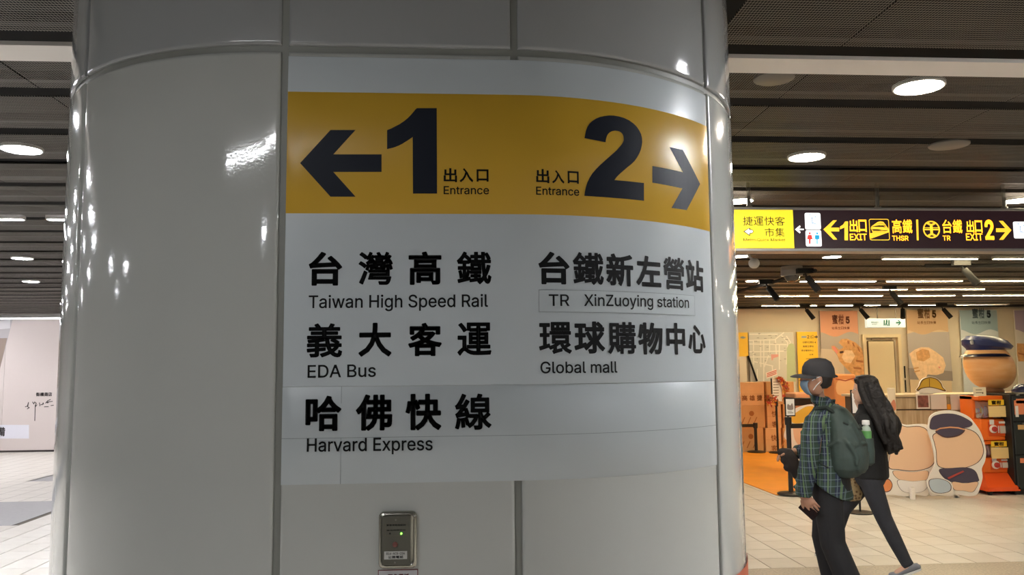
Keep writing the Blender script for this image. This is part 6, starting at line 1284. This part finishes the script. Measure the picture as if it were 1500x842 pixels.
mb.loft([ring(L, f, .01, z, a, b_, 18) for z, f, a, b_ in ((.92, -.29, .02, .06), (.95, -.295, .035, .10), (1.04, -.295, .045, .115), (1.10, -.285, .035, .105), (1.13, -.275, .015, .07))])
for l_, z_0, dx in ((.10, 1.30, -.02), (.04, 1.33, .02), (-.03, 1.31, .0), (-.08, 1.27, .02), (.14, 1.20, -.01)): mb.tube([L(-.19, l_, z_0), L(-.265, l_+.02+dx, z_0-.08), L(-.30, l_-.02, z_0-.17), L(-.30, l_-.01, z_0-.22)], [.010, .019, .017, .008], 8)
mb.tube([L(-.12, .155, 1.10), L(-.20, .165, 1.14), L(-.29, .12, 1.11), L(-.325, .02, 1.12), L(-.30, -.10, 1.10)], .012, 8)
fuse(mb, 'bag', M_BP, bp, .007, 2)
M_STP = mat('strap_dark', '27322f', .8)
for e in (1, -1):
    MB().tube([L(-.17, e*.10, 1.31), L(-.12, e*.115, 1.352), L(-.05, e*.12, 1.340), L(.005, e*.13, 1.27), L(.018, e*.14, 1.18), L(.0, e*.155, 1.05), L(-.06, e*.175, 1.0), L(-.13, e*.165, .96)], [.022, .028, .030, .030, .028, .016, .012, .012], 8, flat=.6).build('shoulder_strap', M_STP, bp, True)
MB().tube([L(-.12, .035, 1.35), L(-.135, .03, 1.40), L(-.135, -.01, 1.40), L(-.12, -.015, 1.35)], .008, 6).build('grab_handle', M_STP, bp, True)
MB().tube([L(-.23, .14, 1.26), L(-.285, .06, 1.215), L(-.30, -.02, 1.21), L(-.26, -.12, 1.23)], .006, 6).build('zip', M_STP, bp)
L = _L0
bc = ony(1269, 634, 5.52); bz = bc.z
bt = thing('water_bottle', 'clear water bottle with white cap in the backpack side pocket', 'bottle', (bc.x, bc.y, bz-.10))
MB().lathe([(0, -.10), (.028, -.10), (.031, -.09), (.031, .02), (.028, .035), (.016, .052), (.013, .058), (0, .058)], (bc.x, bc.y, bz), 18).build('bottle_body', mat('bottle_clear', 'c8d8cc', .1, trans=.3), bt, True)
MB().lathe([(0, .055), (.024, .055), (.025, .06), (.025, .082), (.021, .086), (0, .086)], (bc.x, bc.y, bz), 18).build('bottle_cap', mat('cap_white', 'f0f0ee', .4), bt, True)
MB().lathe([(.0318, -.055), (.0325, -.05), (.0325, .012), (.0318, .015)], (bc.x, bc.y, bz), 18).build('bottle_label', mat('label_green', '5f9c58', .4), bt, True)
MB().loft([[Vector((bc.x, bc.y, bz))+Vector((r_*math.cos(2*PI*j/14), r_*.8*math.sin(2*PI*j/14), z)) for j in range(14)] for z, r_ in ((-.22, .02), (-.20, .045), (-.12, .05), (-.035, .044))], True).build('side_pocket', M_BP, bp, True)

# ---- woman
L, fw, lf_ = frame(1275, 6.6, math.radians(40))
wo = thing('person', 'person with long wavy black hair, black jacket and dark grey trousers', 'person', tuple(L(0, 0, 0)))
dims = dict(limbs=[[(0,.145,1.225,.032),(-.04,.20,1.02,.032),(.12,.17,.86,.023)], [(0,-.145,1.225,.032),(.04,-.20,1.02,.032),(.18,-.12,.90,.023)],
                   [(0,.085,.82,.075),(-.11,.085,.43,.044),(-.27,.085,.11,.032)], [(0,-.085,.82,.075),(.25,-.085,.46,.044),(.33,-.085,.15,.032)],
                   [(-.27,.085,.10,.032),(-.17,.09,.03,.026)], [(.33,-.085,.14,.032),(.44,-.085,.09,.026)], [(0,0,1.25,.042),(.03,0,1.30,.040),(.06,0,1.38,.042)],
                   [(0,0,.80,.09),(0,0,1.0,.08),(0,0,1.17,.085)], [(0,-.12,1.22,.04),(0,.12,1.22,.04)]], balls=[])
person_body(L, dims, wo, M_SKINW)
LB, fB, lB = L, fw, lf_
L, fw, lf_ = frame(1274, 6.56, math.radians(24))
head_mesh(L, fw, lf_, (0, 0, 1.455), .212, wo, 'head', M_SKINW)
M_HAIR = mat('hair_black', '15100d', .55, bump=.8, bscale=45)
mb = MB()
mb.loft([ring(L, f, 0, z, a, b_, 20) for z, f, a, b_ in ((1.36, -.075, .06, .088), (1.40, -.055, .075, .090), (1.45, -.035, .085, .090), (1.50, -.018, .093, .089), (1.54, -.008, .092, .082), (1.565, -.008, .07, .062), (1.578, -.01, .03, .025))])
random.seed(12)
for i in range(34):
    l0 = -.115+.23*(i/33); ph_ = i*.55; am = .016
    pts = []; rs = []; n_ = 12; end = .50+.05*random.random()
    for s in range(n_):
        t_ = s/(n_-1); z = 1.50-end*t_
        f = -.06-.115*min(1, t_*1.7)+.015*math.sin(t_*6+ph_)-.03*max(0, t_-.6); l = l0*(.75+.45*t_)+am*math.cos(ph_+t_*11)*min(1, t_*2)
        f += am*math.sin(ph_*1.7+t_*12)*min(1, t_*2)+.016*((i*7) % 4-1.5)*min(1, t_*2)
        pts.append(L(f, l, z)); rs.append(.024*(1-.6*t_**4)+.004)
    mb.tube(pts, rs, 7)
for e in (1, -1):                                    # locks beside the face
    mb.tube([L(.035, e*.066, 1.535), L(.03, e*.080, 1.46), L(.0, e*.088, 1.37), L(-.05, e*.10, 1.26), L(-.09, e*.11, 1.14), L(-.12, e*.11, 1.03)], [.03, .034, .036, .036, .032, .014], 8)
    mb.tube([L(-.03, e*.075, 1.52), L(-.05, e*.085, 1.42), L(-.09, e*.09, 1.30), L(-.14, e*.10, 1.15), L(-.15, e*.11, 1.02)], [.04, .042, .04, .036, .016], 8)
fuse(mb, 'hair', M_HAIR, wo, .0055, 1)
L, fw, lf_ = LB, fB, lB
M_JK = mat('jacket_black', '101214', .8, bump=.3, bscale=25)
mb = MB()
mb.loft([ring(L, f, 0, z, a, b_, 22) for z, f, a, b_ in ((.745, -.01, .125, .165), (.76, -.01, .13, .172), (.85, -.01, .13, .168), (1.0, -.005, .122, .16), (1.12, 0, .122, .17), (1.20, 0, .112, .175), (1.26, 0, .088, .145), (1.30, .005, .062, .075), (1.34, .015, .055, .06))])
mb.tube([L(0, .14, 1.235), L(-.01, .175, 1.19), L(-.035, .205, 1.04), L(.02, .19, .94), L(.10, .175, .875)], [.055, .062, .058, .052, .042], 12)
mb.tube([L(0, -.14, 1.235), L(.01, -.175, 1.19), L(.04, -.205, 1.04), L(.10, -.17, .96), L(.165, -.13, .91)], [.055, .062, .058, .052, .042], 12)
fuse(mb, 'jacket', M_JK, wo, .008, 4)
M_JN = mat('trousers_grey', '2c2e34', .85, noise=.25, nscale=9, bump=.3, bscale=30)
mb = MB()
mb.loft([ring(L, 0, 0, z, a, b_, 20) for z, a, b_ in ((.86, .10, .135), (.80, .118, .155), (.74, .12, .16), (.69, .095, .14))])
mb.tube([L(0, .08, .80), L(-.05, .085, .62), L(-.105, .085, .45), L(-.18, .085, .28), L(-.25, .085, .13), L(-.27, .085, .10)], [.088, .080, .064, .057, .046, .045], 14)
mb.tube([L(0, -.08, .80), L(.14, -.085, .62), L(.25, -.085, .46), L(.30, -.085, .31), L(.33, -.085, .17)], [.088, .080, .064, .058, .048], 14)
fuse(mb, 'trousers', M_JN, wo, .008, 4)
M_SH2 = mat('shoe_grey', '777a80', .6)
shoe(L, -.265, .085, 0, wo, M_SH2, .21, .5); shoe(L, .33, -.085, .06, wo, M_SH2, .23)
hand(L, (.115, .165, .872), .8, -.1, -.5, (.1, -1, -.2), .5, wo, M_SKINW, 1, .165); hand(L, (.175, -.125, .905), 1, .2, -.35, (0, .6, -1), .6, wo, M_SKINW, -1, .165)
# patterned bag
M_BAG, nt, b = node_mat('bag_pattern'); b.inputs['Roughness'].default_value = .8
tc = nt.nodes.new('ShaderNodeTexCoord'); vo = nt.nodes.new('ShaderNodeTexVoronoi'); vo.inputs['Scale'].default_value = 38; r = nt.nodes.new('ShaderNodeValToRGB'); r.color_ramp.elements[0].color = lin('6b5236'); r.color_ramp.elements[1].color = lin('b09a72'); r.color_ramp.elements[0].position = .25; r.color_ramp.elements[1].position = .5
nt.links.new(tc.outputs['Object'], vo.inputs['Vector']); nt.links.new(vo.outputs['Distance'], r.inputs['Fac']); nt.links.new(r.outputs['Color'], b.inputs['Base Color'])
c_ = L(.19, -.03, .64); bg = thing('shoulder_bag', 'tan patterned bag carried low by the person with long hair', 'bag', tuple(c_))
mb = MB(); mb.loft([ring(L, .17, -.03, z, a, b_, 18) for z, a, b_ in ((.545, .04, .03), (.56, .085, .05), (.62, .10, .06), (.70, .09, .055), (.78, .06, .035), (.80, .05, .02))]); fuse(mb, 'bag_body', M_BAG, bg, .008, 3)
MB().tube([L(.12, -.03, .79), L(.155, -.03, .86), L(.18, -.03, .86), L(.22, -.03, .79)], .008, 6).build('bag_handle', M_STP, bg)
